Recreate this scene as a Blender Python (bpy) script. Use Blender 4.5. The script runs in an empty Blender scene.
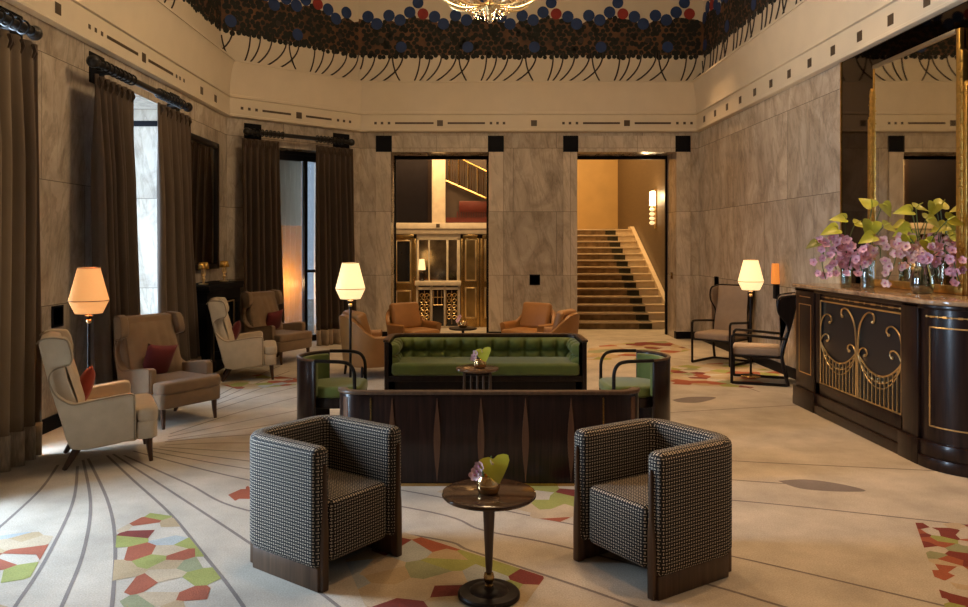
import bpy, bmesh, math, random
from mathutils import Vector, Matrix
random.seed(7)
PI = math.pi
C = bpy.context.scene.collection
F, H, CX, CY = 780.0, 1.7, 470.0, 244.0      # focal length in pixels, eye height, vanishing point

def W(x, y, d):
    return Vector(((x-CX)*d/F, d, H+(CY-y)*d/F))
def G(x, y):
    d = F*H/(y-CY)
    return Vector(((x-CX)*d/F, d, 0))

# ------------------------------------------------------------------ mesh helpers
def nb(): return bmesh.new()
def merge(bm, t, M=None, mi=0):
    t.verts.index_update()
    nv = [bm.verts.new(M @ v.co if M else v.co) for v in t.verts]
    out = []
    for f in t.faces:
        try:
            g = bm.faces.new([nv[v.index] for v in f.verts]); g.material_index = mi if mi is not None else f.material_index
            out.append(g)
        except ValueError: pass
    t.free()
    return out
def bevel_sharp(t, w, seg, ang=0.5, only=None):
    es = [e for e in t.edges if len(e.link_faces) == 2 and e.calc_face_angle(0) > ang and (only is None or only(e))]
    if es and w > 0:
        bmesh.ops.bevel(t, geom=es, offset=w, segments=seg, affect='EDGES', profile=0.5, clamp_overlap=True)
def box(bm, lo, hi, bev=0, seg=2, M=None, mi=0):
    t = nb()
    bmesh.ops.create_cube(t, size=1)
    for v in t.verts:
        v.co = Vector([lo[i] + (v.co[i]+.5)*(hi[i]-lo[i]) for i in range(3)])
    if bev: bevel_sharp(t, bev, seg)
    return merge(bm, t, M, mi)
def prism(bm, poly, h0, h1, axis='z', bev=0, seg=2, M=None, mi=0, only=None):
    def mp(a, b, h):
        return Vector((a, b, h)) if axis == 'z' else (Vector((h, a, b)) if axis == 'x' else Vector((a, h, b)))
    t = nb()
    lo = [t.verts.new(mp(a, b, h0)) for a, b in poly]
    hi = [t.verts.new(mp(a, b, h1)) for a, b in poly]
    n = len(poly)
    t.faces.new(lo[::-1]); t.faces.new(hi)
    for i in range(n):
        t.faces.new([lo[i], lo[(i+1) % n], hi[(i+1) % n], hi[i]])
    bmesh.ops.recalc_face_normals(t, faces=t.faces)
    if bev: bevel_sharp(t, bev, seg, only=only)
    return merge(bm, t, M, mi)
def lathe(bm, prof, c=(0, 0, 0), n=24, M=None, mi=0, caps=True):
    t = nb(); rings = []
    for r, z in prof:
        rings.append([t.verts.new((c[0]+r*math.cos(2*PI*k/n), c[1]+r*math.sin(2*PI*k/n), c[2]+z)) for k in range(n)])
    for a, b in zip(rings, rings[1:]):
        for k in range(n):
            t.faces.new([a[k], a[(k+1) % n], b[(k+1) % n], b[k]])
    if caps:
        t.faces.new(rings[0][::-1]); t.faces.new(rings[-1])
    bmesh.ops.recalc_face_normals(t, faces=t.faces)
    return merge(bm, t, M, mi)
def tube(bm, pts, r, n=8, closed=False, M=None, mi=0, flat=1.0):
    pts = [Vector(p) for p in pts]; m = len(pts)
    rs = r if isinstance(r, (list, tuple)) else [r]*m
    t = nb(); rings = []; up = None
    for i, p in enumerate(pts):
        if closed: d = pts[(i+1) % m]-pts[i-1]
        else: d = pts[min(i+1, m-1)]-pts[max(i-1, 0)]
        d.normalize()
        if up is None:
            up = Vector((0, 0, 1)) if abs(d.z) < .9 else Vector((1, 0, 0))
        up = (up - d*up.dot(d))
        if up.length < 1e-5: up = d.orthogonal()
        up.normalize(); s = d.cross(up)
        rings.append([t.verts.new(p + (up*math.sin(2*PI*k/n)*flat + s*math.cos(2*PI*k/n))*rs[i]) for k in range(n)])
    for i in range(m if closed else m-1):
        a, b = rings[i], rings[(i+1) % m]
        for k in range(n):
            t.faces.new([a[k], a[(k+1) % n], b[(k+1) % n], b[k]])
    if not closed:
        t.faces.new(rings[0][::-1]); t.faces.new(rings[-1])
    bmesh.ops.recalc_face_normals(t, faces=t.faces)
    return merge(bm, t, M, mi)
def surf(bm, f, nu, nv, M=None, mi=0, closed_u=False):
    t = nb()
    g = [[t.verts.new(f(i/nu, j/nv)) for j in range(nv+1)] for i in range(nu if closed_u else nu+1)]
    for i in range(nu):
        for j in range(nv):
            a = g[i]; b = g[(i+1) % len(g)]
            t.faces.new([a[j], b[j], b[j+1], a[j+1]])
    return merge(bm, t, M, mi)
def ball(bm, c, r, n=10, sc=(1, 1, 1), M=None, mi=0):
    t = nb(); bmesh.ops.create_uvsphere(t, u_segments=n, v_segments=max(5, n//2+1), radius=r)
    for v in t.verts: v.co = Vector((c[0]+v.co.x*sc[0], c[1]+v.co.y*sc[1], c[2]+v.co.z*sc[2]))
    return merge(bm, t, M, mi)
def smooth_path(pts, k=6):
    pts = [Vector(p) for p in pts]; out = []
    for i in range(len(pts)-1):
        p0, p1, p2, p3 = pts[max(i-1, 0)], pts[i], pts[i+1], pts[min(i+2, len(pts)-1)]
        for j in range(k):
            t = j/k
            out.append(.5*((2*p1)+(p2-p0)*t+(2*p0-5*p1+4*p2-p3)*t*t+(3*p1-p0-3*p2+p3)*t**3))
    out.append(pts[-1]); return out
def cushion(bm, sx, sy, th, M=None, mi=0, n=12):
    def f(sgn):
        def g(u, v):
            x, y = 2*u-1, 2*v-1
            px = x*(1-.09*(1-y*y)); py = y*(1-.09*(1-x*x))
            h = max(0, (1-x*x)*(1-y*y))**.42
            return Vector((px*sx/2, py*sy/2, sgn*h*th/2))
        return g
    t = nb()
    surf(t, f(1), n, n); surf(t, f(-1), n, n)
    bmesh.ops.remove_doubles(t, verts=t.verts, dist=1e-4)
    bmesh.ops.recalc_face_normals(t, faces=t.faces)
    return merge(bm, t, M, mi)

def link(name, data, parent=None):
    o = bpy.data.objects.new(name, data); C.objects.link(o)
    if parent is not None: o.parent = parent
    return o
def obj(name, bm, mats, parent=None, ang=0.6, uvs=1.0):
    if not isinstance(mats, (list, tuple)): mats = [mats]
    bmesh.ops.recalc_face_normals(bm, faces=[f for f in bm.faces if False]) if False else None
    uv = bm.loops.layers.uv.new('UVMap')
    bm.normal_update()
    for f in bm.faces:
        f.smooth = True
        n = f.normal; a = max(range(3), key=lambda i: abs(n[i]))
        for l in f.loops:
            c = l.vert.co
            l[uv].uv = ((c.y, c.z) if a == 0 else ((c.x, c.z) if a == 1 else (c.x, c.y)))
    for e in bm.edges:
        if len(e.link_faces) == 2 and e.calc_face_angle(0) > ang: e.smooth = False
    me = bpy.data.meshes.new(name); bm.to_mesh(me); bm.free()
    for m in mats: me.materials.append(m)
    return link(name, me, parent)
def tag(o, label, cat, group=None, kind=None):
    o['label'] = label; o['category'] = cat
    if group: o['group'] = group
    if kind: o['kind'] = kind
    return o
def thing(name, label, cat, loc=(0, 0, 0), rz=0, group=None):
    o = link(name, None); o.location = loc; o.rotation_euler = (0, 0, rz); o.empty_display_size = .1
    return tag(o, label, cat, group)
def struct(name, bm, mats, **k):
    o = obj(name, bm, mats, **k); o['kind'] = 'structure'; return o
def dup(root, loc, rz=None, label=None, group=None, parent=None):
    r = root.copy(); C.objects.link(r)
    r.location = loc
    if rz is not None: r.rotation_euler = (0, 0, rz)
    if label: r['label'] = label
    if group: r['group'] = group
    def rec(src, dst):
        for ch in list(src.children):
            c = ch.copy(); C.objects.link(c); c.parent = dst
            rec(ch, c)
    rec(root, r)
    return r
def face_rz(fx, fy): return math.atan2(fx, -fy)      # local -Y is a seat's front

# ------------------------------------------------------------------ materials
def newmat(name):
    m = bpy.data.materials.new(name); m.use_nodes = True
    nt = m.node_tree; b = nt.nodes['Principled BSDF']
    return m, nt, b
def node(nt, t, **kw):
    n = nt.nodes.new(t)
    for k, v in kw.items():
        if k in n.inputs: n.inputs[k].default_value = v
        else: setattr(n, k, v)
    return n
def ramp(nt, stops):
    r = nt.nodes.new('ShaderNodeValToRGB'); e = r.color_ramp.elements
    while len(e) < len(stops): e.new(.5)
    for el, (p, c) in zip(e, stops):
        el.position = p; el.color = (c[0], c[1], c[2], 1) if isinstance(c, (tuple, list)) else (c, c, c, 1)
    return r
def coords(nt, kind='Object', sc=(1, 1, 1)):
    tc = nt.nodes.new('ShaderNodeTexCoord'); mp = nt.nodes.new('ShaderNodeMapping')
    mp.inputs['Scale'].default_value = sc
    nt.links.new(tc.outputs[kind], mp.inputs['Vector'])
    return mp.outputs['Vector']
def bump(nt, b, h, s=.2, d=.01):
    bp = node(nt, 'ShaderNodeBump'); bp.inputs['Strength'].default_value = s; bp.inputs['Distance'].default_value = d
    nt.links.new(h, bp.inputs['Height']); nt.links.new(bp.outputs['Normal'], b.inputs['Normal'])
def plain(name, col, rough=.5, metal=0, coat=0, vary=.12, scale=8, bmp=0, sheen=0, sc=(1, 1, 1), bscale=None, spec=None):
    m, nt, b = newmat(name)
    b.inputs['Roughness'].default_value = rough; b.inputs['Metallic'].default_value = metal
    b.inputs['Coat Weight'].default_value = coat; b.inputs['Coat Roughness'].default_value = .12
    b.inputs['Sheen Weight'].default_value = sheen
    if spec is not None: b.inputs['Specular IOR Level'].default_value = spec
    v = coords(nt, 'Object', sc)
    n = node(nt, 'ShaderNodeTexNoise', Scale=scale, Detail=4.0); nt.links.new(v, n.inputs['Vector'])
    r = ramp(nt, [(.25, [c*(1-vary) for c in col]), (.75, [min(1, c*(1+vary)) for c in col])])
    nt.links.new(n.outputs['Fac'], r.inputs['Fac']); nt.links.new(r.outputs['Color'], b.inputs['Base Color'])
    if bmp:
        n2 = node(nt, 'ShaderNodeTexNoise', Scale=bscale or scale*6, Detail=3.0); nt.links.new(v, n2.inputs['Vector'])
        bump(nt, b, n2.outputs['Fac'], bmp, .004)
    return m
def wood(name, c1, c2, rough=.3, coat=.3, spec=.3, sc=(14, 14, .8), scale=2.5):
    m, nt, b = newmat(name)
    b.inputs['Roughness'].default_value = rough; b.inputs['Coat Weight'].default_value = coat*.4; b.inputs['Coat Roughness'].default_value = .12; b.inputs['Specular IOR Level'].default_value = spec
    v = coords(nt, 'Object', sc)
    n = node(nt, 'ShaderNodeTexNoise', Scale=scale, Detail=6.0, Roughness=.6, Distortion=.6); nt.links.new(v, n.inputs['Vector'])
    r = ramp(nt, [(.3, c1), (.55, [(a+d)/2 for a, d in zip(c1, c2)]), (.72, c2)])
    nt.links.new(n.outputs['Fac'], r.inputs['Fac']); nt.links.new(r.outputs['Color'], b.inputs['Base Color'])
    return m
def emit(name, col, s, rough=.6):
    m, nt, b = newmat(name)
    v = coords(nt, 'Object', (1, 1, 1))
    n = node(nt, 'ShaderNodeTexNoise', Scale=60.0); nt.links.new(v, n.inputs['Vector'])
    r = ramp(nt, [(.3, [c*.93 for c in col]), (.7, col)]); nt.links.new(n.outputs['Fac'], r.inputs['Fac'])
    nt.links.new(r.outputs['Color'], b.inputs['Emission Color']); b.inputs['Emission Strength'].default_value = s
    b.inputs['Base Color'].default_value = (*[c*.8 for c in col], 1); b.inputs['Roughness'].default_value = rough
    return m
def marble(name, base, dark, light, joint=True, bw=1.55, bh=1.14, off=0.5, rough=.25):
    m, nt, b = newmat(name); L = nt.links.new
    b.inputs['Roughness'].default_value = rough
    v = coords(nt, 'Object', (1, 1, 1))
    uv = coords(nt, 'UV', (1, 1, 1))
    br = node(nt, 'ShaderNodeTexBrick', Scale=1.0)
    br.inputs['Brick Width'].default_value = bw; br.inputs['Row Height'].default_value = bh
    br.inputs['Mortar Size'].default_value = .004; br.inputs['Mortar Smooth'].default_value = .3; br.offset = off
    br.inputs['Color1'].default_value = (0, 0, 0, 1); br.inputs['Color2'].default_value = (1, 1, 1, 1); br.inputs['Mortar'].default_value = (.5, .5, .5, 1)
    L(uv, br.inputs['Vector'])
    # every slab gets its own cut of the stone
    cmb = node(nt, 'ShaderNodeVectorMath', operation='MULTIPLY_ADD'); L(br.outputs['Color'], cmb.inputs[0])
    cmb.inputs[1].default_value = (7.3, 4.1, 9.7); L(v, cmb.inputs[2])
    mp = nt.nodes.new('ShaderNodeMapping'); mp.inputs['Rotation'].default_value = (.25, .3, .4); mp.inputs['Scale'].default_value = (2.0, 2.0, 1.15); L(cmb.outputs[0], mp.inputs['Vector'])
    n1 = node(nt, 'ShaderNodeTexNoise', Scale=1.5, Detail=10.0, Roughness=.68, Distortion=.9); L(mp.outputs[0], n1.inputs['Vector'])
    r1 = ramp(nt, [(.3, dark), (.5, base), (.72, light)]); L(n1.outputs['Fac'], r1.inputs['Fac'])
    mp2 = nt.nodes.new('ShaderNodeMapping'); mp2.inputs['Scale'].default_value = (3.4, 2.0, .7); L(mp.outputs[0], mp2.inputs['Vector'])
    n2 = node(nt, 'ShaderNodeTexNoise', Scale=1.0, Detail=8.0, Roughness=.6, Distortion=.5); L(mp2.outputs[0], n2.inputs['Vector'])
    r2 = ramp(nt, [(.44, 0), (.5, 1), (.525, 0)]); L(n2.outputs['Fac'], r2.inputs['Fac'])
    mx = node(nt, 'ShaderNodeMixRGB', blend_type='MIX'); L(r2.outputs['Color'], mx.inputs['Fac'])
    mulf = node(nt, 'ShaderNodeMath', operation='MULTIPLY'); L(r2.outputs['Color'], mulf.inputs[0]); mulf.inputs[1].default_value = .34; L(mulf.outputs[0], mx.inputs['Fac'])
    L(r1.outputs['Color'], mx.inputs['Color1']); mx.inputs['Color2'].default_value = (dark[0]*.55, dark[1]*.55, dark[2]*.55, 1)
    last = mx.outputs['Color']
    if joint:
        rt = ramp(nt, [(0, .88), (1, 1.1)]); L(br.outputs['Color'], rt.inputs['Fac'])
        m3 = node(nt, 'ShaderNodeMixRGB', blend_type='MULTIPLY'); m3.inputs['Fac'].default_value = 1; L(last, m3.inputs['Color1']); L(rt.outputs['Color'], m3.inputs['Color2'])
        m4 = node(nt, 'ShaderNodeMixRGB'); L(br.outputs['Fac'], m4.inputs['Fac']); L(m3.outputs['Color'], m4.inputs['Color1']); m4.inputs['Color2'].default_value = (dark[0]*.5, dark[1]*.5, dark[2]*.5, 1)
        last = m4.outputs['Color']
    L(last, b.inputs['Base Color'])
    return m
def tweed(name, c_dark, c_light, per=.0165):
    m, nt, b = newmat(name); L = nt.links.new
    b.inputs['Roughness'].default_value = .85
    uv = coords(nt, 'UV', (1/per, 1/per, 1))
    s = nt.nodes.new('ShaderNodeSeparateXYZ'); L(uv, s.inputs[0])
    def M(op, a, c=None):
        n = node(nt, 'ShaderNodeMath', operation=op)
        for i, q in enumerate((a, c)):
            if q is None: continue
            if isinstance(q, (int, float)): n.inputs[i].default_value = q
            else: L(q, n.inputs[i])
        return n.outputs[0]
    fx, fy = M('FRACT', s.outputs[0]), M('FRACT', s.outputs[1])
    ax, ay = M('ABSOLUTE', M('SUBTRACT', fx, .5)), M('ABSOLUTE', M('SUBTRACT', fy, .5))
    par = M('MODULO', M('ABSOLUTE', M('ADD', M('FLOOR', s.outputs[0]), M('FLOOR', s.outputs[1]))), 2)
    h = M('MULTIPLY', M('LESS_THAN', ay, .13), M('LESS_THAN', ax, .36))
    vv = M('MULTIPLY', M('LESS_THAN', ax, .12), M('LESS_THAN', ay, .36))
    msk = M('ADD', M('MULTIPLY', par, h), M('MULTIPLY', M('SUBTRACT', 1.0, par), vv))
    mx = node(nt, 'ShaderNodeMixRGB'); L(msk, mx.inputs['Fac']); mx.inputs['Color1'].default_value = (*c_dark, 1); mx.inputs['Color2'].default_value = (*c_light, 1)
    L(mx.outputs['Color'], b.inputs['Base Color'])
    return m
def glassy(name, tint=(.9, .95, 1), refl=.12):
    m = bpy.data.materials.new(name); m.use_nodes = True; nt = m.node_tree
    nt.nodes.remove(nt.nodes['Principled BSDF'])
    tr = node(nt, 'ShaderNodeBsdfTransparent'); tr.inputs['Color'].default_value = (*tint, 1)
    gl = node(nt, 'ShaderNodeBsdfGlossy'); gl.inputs['Roughness'].default_value = .02
    lw = node(nt, 'ShaderNodeLayerWeight', Blend=.25)
    mu = node(nt, 'ShaderNodeMath', operation='MULTIPLY_ADD'); nt.links.new(lw.outputs['Facing'], mu.inputs[0]); mu.inputs[1].default_value = .6; mu.inputs[2].default_value = refl
    mx = node(nt, 'ShaderNodeMixShader'); nt.links.new(mu.outputs[0], mx.inputs[0])
    nt.links.new(tr.outputs[0], mx.inputs[1]); nt.links.new(gl.outputs[0], mx.inputs[2])
    nt.links.new(mx.outputs[0], nt.nodes['Material Output'].inputs[0])
    return m
def translucent(name, col):
    m = plain(name, col, .9, vary=.04); nt = m.node_tree; b = nt.nodes['Principled BSDF']
    tr = node(nt, 'ShaderNodeBsdfTranslucent'); tr.inputs['Color'].default_value = (*col, 1)
    mx = node(nt, 'ShaderNodeMixShader'); mx.inputs[0].default_value = .55
    nt.links.new(b.outputs[0], mx.inputs[1]); nt.links.new(tr.outputs[0], mx.inputs[2]); nt.links.new(mx.outputs[0], nt.nodes['Material Output'].inputs[0])
    return m
def carpet_mat(name, c, rough=.95):
    m, nt, b = newmat(name); L = nt.links.new
    b.inputs['Roughness'].default_value = rough; b.inputs['Specular IOR Level'].default_value = .1
    v = coords(nt, 'Object', (1, 1, 1))
    n = node(nt, 'ShaderNodeTexNoise', Scale=2.2, Detail=5.0, Roughness=.6); L(v, n.inputs['Vector'])
    n2 = node(nt, 'ShaderNodeTexNoise', Scale=120.0, Detail=2.0); L(v, n2.inputs['Vector'])
    r = ramp(nt, [(.3, [q*.76 for q in c]), (.7, [min(1, q*1.12) for q in c])]); L(n.outputs['Fac'], r.inputs['Fac'])
    r2 = ramp(nt, [(.25, .8), (.75, 1.12)]); L(n2.outputs['Fac'], r2.inputs['Fac'])
    mx = node(nt, 'ShaderNodeMixRGB', blend_type='MULTIPLY'); mx.inputs['Fac'].default_value = 1
    L(r.outputs['Color'], mx.inputs['Color1']); L(r2.outputs['Color'], mx.inputs['Color2']); L(mx.outputs['Color'], b.inputs['Base Color'])
    bump(nt, b, n2.outputs['Fac'], .35, .006)
    return m

MARB = marble('grey_marble', (.46, .385, .305), (.29, .235, .18), (.60, .52, .425), rough=.16)
MARBF = marble('frame_marble', (.56, .475, .375), (.42, .35, .27), (.66, .57, .46), bw=.6, bh=1.14, off=0)
BLACKST = plain('black_stone', (.007, .007, .009), .5, spec=.06)
PLASTER = plain('cream_plaster', (.66, .57, .43), .6, vary=.04, scale=3)
CEIL = plain('cream_ceiling', (.62, .53, .40), .7, vary=.05, scale=2)
INLAY = plain('dark_bronze_inlay', (.07, .045, .025), .5)
CURT = plain('brown_curtain', (.074, .048, .031), .85, vary=.2, scale=5, sheen=.1, bmp=.1, bscale=300)
LINING = plain('curtain_lining', (.42, .38, .31), .9, vary=.08)
nt_ = CURT.node_tree; b_ = nt_.nodes['Principled BSDF']; tr_ = nt_.nodes.new('ShaderNodeBsdfTranslucent'); tr_.inputs['Color'].default_value = (.42, .27, .15, 1); mx_ = nt_.nodes.new('ShaderNodeMixShader'); mx_.inputs[0].default_value = .26
nt_.links.new(b_.outputs[0], mx_.inputs[1]); nt_.links.new(tr_.outputs[0], mx_.inputs[2]); nt_.links.new(mx_.outputs[0], nt_.nodes['Material Output'].inputs[0])
FRINGE = plain('hem_fringe', (.36, .27, .18), .9, vary=.35, scale=14, sc=(6, 6, .3), bmp=.5, bscale=90)
ROD = plain('black_iron', (.015, .013, .012), .4, metal=.3)
MACASSAR = wood('macassar_wood', (.007, .0035, .003), (.034, .015, .010), .28, .35, spec=.22)
MACRED = wood('rosewood_inlay', (.075, .03, .015), (.13, .06, .028), .3, .4)
DARKWOOD = wood('dark_oak', (.009, .005, .004), (.027, .015, .010), .38, .15, spec=.2)
WALNUT = wood('walnut', (.055, .028, .014), (.12, .065, .035), .4, .15)
LEGW = wood('leg_wood', (.045, .02, .01), (.11, .05, .025), .35, .2)
BLACKW = wood('ebonised_wood', (.006, .004, .0035), (.016, .010, .008), .35, .2, spec=.2)
BRASS = plain('brass', (.85, .64, .33), .28, metal=1, vary=.1)
GOLD = plain('gilt', (.62, .38, .10), .36, metal=1, vary=.25, scale=20, bmp=.3, bscale=40)
BRONZE = plain('antique_brass', (.42, .27, .10), .25, metal=1, vary=.35, scale=4)
TWEED = tweed('black_cream_weave', (.009, .007, .006), (.55, .45, .33))
VELVET = plain('green_velvet', (.10, .13, .015), .75, sheen=.25, vary=.18, scale=6)
LEATHER = plain('cognac_leather', (.30, .135, .036), .42, vary=.15, scale=5, bmp=.15, bscale=120)
BEIGE = plain('beige_linen', (.55, .44, .31), .85, vary=.08, scale=12, bmp=.25, bscale=260, sheen=.2)
TAN = plain('tan_linen', (.21, .13, .068), .8, vary=.1, scale=12, bmp=.25, bscale=260, sheen=.2)
TAUPE = plain('taupe_cloth', (.27, .20, .145), .8, vary=.08, scale=12, bmp=.2, bscale=260)
REDV = plain('red_velvet', (.12, .007, .008), .8, sheen=.1, vary=.15)
ORV = plain('rust_red_velvet', (.36, .04, .014), .8, sheen=.1, vary=.15)
SHADE = emit('lit_cream_shade', (1.0, .70, .34), 1.25)
SHADEO = emit('lit_amber_shade', (1.0, .45, .15), .72)
MIRROR = plain('mirror_glass', (.80, .76, .66), .02, metal=1, vary=.03)
DMIRROR = plain('smoked_mirror', (.085, .065, .055), .03, metal=1, vary=.03)
GLASS = glassy('clear_glass')
VGLASS = glassy('vase_glass', (.82, .88, .86), .2)
LEAFM = plain('lime_leaf', (.42, .42, .035), .4, vary=.35, scale=9)
STEM = plain('green_stem', (.07, .12, .03), .5)
ORCHID = plain('pink_orchid', (.76, .43, .55), .6, vary=.3, scale=25)
ORCHIDP = plain('pale_pink_orchid', (.84, .54, .52), .6, vary=.3, scale=25)
LIP = plain('magenta_lip', (.60, .22, .36), .5)
COUNTERTOP = marble('brown_marble', (.36, .22, .12), (.17, .09, .05), (.50, .35, .21), joint=False, rough=.12)
CARPET = carpet_mat('cream_carpet', (.50, .44, .36))
CLINE = carpet_mat('grey_line', (.22, .185, .165))
CCOL = [carpet_mat('patch_'+n, c) for n, c in (('rust', (.34, .105, .06)), ('lime', (.31, .32, .10)), ('sky', (.37, .39, .38)), ('ochre', (.43, .32, .19)),
        ('sand', (.48, .38, .26)), ('maroon', (.20, .05, .04)), ('sage', (.28, .29, .17)))]
# ------------------------------------------------------------------ the room
XL, XR, YB = -3.83, 4.1, 14.0
ZC, ZB, ZT, ZCEIL = 3.72, 4.02, 4.60, 6.5           # cornice foot, band top, cornice top, ceiling
PATH = [Vector((XL, -3, 0)), Vector((XL, 12.3, 0)), Vector((-1.97, YB, 0)), Vector((XR, YB, 0)), Vector((XR, -3, 0))]
ch_d = (PATH[2]-PATH[1]); CHL = ch_d.length; ch_d.normalize()
ch_n = Vector((-ch_d.y, ch_d.x, 0))                  # outward
MCH = Matrix(((ch_d.x, ch_n.x, 0, PATH[1].x), (ch_d.y, ch_n.y, 0, PATH[1].y), (0, 0, 1, 0), (0, 0, 0, 1)))
def ch_u(px, off=0):
    """distance along the corner wall where the sight line of column px meets it"""
    r = Vector(((px-CX)/F, 1, 0)); o = PATH[1]+ch_n*off
    t = o.dot(ch_n)/r.dot(ch_n)
    return (r*t-o).dot(ch_d)
def left_y(px, X=XL): return X*F/(px-CX)

# floor with its woven pattern
def rib(bm, pts, w, z, mi):
    pts = smooth_path([Vector((p.x, p.y, 0)) for p in pts], 7)
    t = nb(); prev = None
    for i, p in enumerate(pts):
        d = (pts[min(i+1, len(pts)-1)]-pts[max(i-1, 0)]).normalized(); s = Vector((-d.y, d.x, 0))*w/2
        cur = (t.verts.new((p.x+s.x, p.y+s.y, z)), t.verts.new((p.x-s.x, p.y-s.y, z)))
        if prev: t.faces.new([prev[0], prev[1], cur[1], cur[0]])
        prev = cur
    bmesh.ops.recalc_face_normals(t, faces=t.faces)
    if t.faces[:] and sum(f.normal.z for f in t.faces) < 0: bmesh.ops.reverse_faces(t, faces=t.faces)
    merge(bm, t, None, mi)
def clip(poly, a, b, c):          # keep a*x+b*y<=c
    out = []
    for i in range(len(poly)):
        p, q = poly[i], poly[(i+1) % len(poly)]
        dp, dq = a*p[0]+b*p[1]-c, a*q[0]+b*q[1]-c
        if dp <= 0: out.append(p)
        if dp*dq < 0:
            t = dp/(dp-dq); out.append((p[0]+(q[0]-p[0])*t, p[1]+(q[1]-p[1])*t))
    return out
def patch(bm, region, cell, seed, stretch=(1, 1), keep=.62, z=.0012, weights=(3, 3, 2, 2, 3, 1, 1)):
    rnd = random.Random(seed)
    xs = [p[0] for p in region]; ys = [p[1] for p in region]
    cxs, cys = cell*stretch[0], cell*stretch[1]
    seeds = []
    y = min(ys)-cys
    row = 0
    while y < max(ys)+cys:
        x = min(xs)-cxs+(row % 2)*cxs/2
        while x < max(xs)+cxs:
            seeds.append((x+rnd.uniform(-.42, .42)*cxs, y+rnd.uniform(-.42, .42)*cys)); x += cxs
        y += cys; row += 1
    # convex region as half planes
    hp = []
    A = sum(region[i][0]*region[(i+1) % len(region)][1]-region[(i+1) % len(region)][0]*region[i][1] for i in range(len(region)))
    reg = region if A > 0 else region[::-1]
    for i in range(len(reg)):
        p, q = reg[i], reg[(i+1) % len(reg)]
        n = (q[1]-p[1], -(q[0]-p[0])); hp.append((n[0], n[1], n[0]*p[0]+n[1]*p[1]))
    for s in seeds:
        col = rnd.choices(range(7), weights)[0]; use = rnd.random() < keep
        if not use: continue
        poly = [(s[0]-2*cxs, s[1]-2*cys), (s[0]+2*cxs, s[1]-2*cys), (s[0]+2*cxs, s[1]+2*cys), (s[0]-2*cxs, s[1]+2*cys)]
        for o in seeds:
            if o is s or abs(o[0]-s[0]) > 4*cxs or abs(o[1]-s[1]) > 4*cys: continue
            a, b = o[0]-s[0], o[1]-s[1]
            poly = clip(poly, a, b, a*(o[0]+s[0])/2+b*(o[1]+s[1])/2)
            if len(poly) < 3: break
        for h in hp:
            if len(poly) < 3: break
            poly = clip(poly, *h)
        if len(poly) < 3: continue
        ar = abs(sum(poly[i][0]*poly[(i+1) % len(poly)][1]-poly[(i+1) % len(poly)][0]*poly[i][1] for i in range(len(poly))))/2
        if ar < .0015: continue
        try:
            f = bm.faces.new([bm.verts.new((x, y, z)) for x, y in poly]); f.material_index = 2+col
            f.normal_update()
            if f.normal.z < 0: f.normal_flip()
        except ValueError: pass
fl = nb()
box(fl, (-6.5, -3.2, -.1), (6, 24, 0))
LINES = [
 [(58,465),(40,490),(0,527),(-60,580)], [(77.5,466),(73,502),(46.5,558),(15.5,606),(-20,660)], [(83,460),(90.5,502),(83.7,551),(62,606),(30,680)],
 [(88,458.6),(107,499),(115,539),(112,606),(100,680)], [(107,455.5),(133,480),(170.4,514),(201.4,551.5),(243,606),(290,690)],
 [(113,454),(158,483),(248,542),(330,600),(400,660)], [(124,455.5),(186,483),(248,510.6),(430,538),(471,551),(559,580),(628,604),(760,655)],
 [(133,451),(248,480),(430,512),(482,530),(559,545.6),(706,584),(781,606),(900,640)],
 [(149,451),(248,469),(400,490),(560,522),(728,555.5),(926,601.6),(1000,620)], [(150,448),(248,461),(420,478),(575,490),(734,500.5),(904,518),(1010,530)],
 [(160,447),(248,452),(480,462),(640,472),(734,480),(790,484)], [(165,445),(248,443),(480,448),(640,454),(734,461),(939,471),(1010,475)],
 [(165,442),(248,435),(420,428),(560,420),(671,412.6),(798,405)], [(168,440),(250,428),(300,421),(420,410)], [(168,437),(250,420),(310,408)],
 [(170,434),(240,412),(310,394)], [(215,410),(260,396),(310,384)], [(215,405),(260,389),(300,376)], [(213,402),(255,384),(290,371)],
 [(212,399),(250,379),(280,366)], [(590,352),(640,349),(700,345)], [(585,358),(640,356),(690,360)], [(660,372),(720,380),(760,392)],
 [(600,338),(640,337),(668,334)]]
for i, l in enumerate(LINES):
    rib(fl, [G(*p) for p in l], .020 if i < 8 else .018, .0008, 1)
def R(*pts): return [(G(*p).x, G(*p).y) for p in pts]
patch(fl, R((-15,538),(58,528),(40,560),(14,607),(-60,640)), .15, 3, (1.3, .8), .7)
patch(fl, R((117,530),(150,513),(172,516),(201,552),(243,608),(108,630)), .14, 11, (1.35, .8), .66)
patch(fl, R((228,495),(248,486),(262,500),(256,508),(240,505)), .14, 5, (1.2, 1), .95, weights=(3,2,0,0,0,0,0))
patch(fl, R((345,560),(405,532),(430,540),(471,552),(545,577),(500,640),(380,640)), .17, 21, (1.2, .9), .97, weights=(2,2,1,3,2,2.5,2))
patch(fl, R((415,486),(575,484),(600,505),(560,522),(505,514)), .16, 8, (1.3, .9), .8, weights=(3,3,1,2,2,1,0))
patch(fl, R((915,522),(980,524),(1020,640),(945,607)), .10, 14, (1.3, .75), .7, weights=(4,2,0,1,1,3,2))
patch(fl, R((672,366),(735,362),(790,375),(752,388),(668,384)), .17, 31, (1.5, .8), .8, weights=(2,2,0,3,2,2,1))
patch(fl, R((590,345),(665,341),(692,350),(640,360),(585,360)), .22, 33, (1.6, .8), .75, weights=(2,1,0,4,2,2,1))
patch(fl, R((212,382),(262,374),(300,379),(296,385),(240,390)), .16, 35, (1.3, .9), .6, weights=(3,2,2,1,1,0,0))
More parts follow.
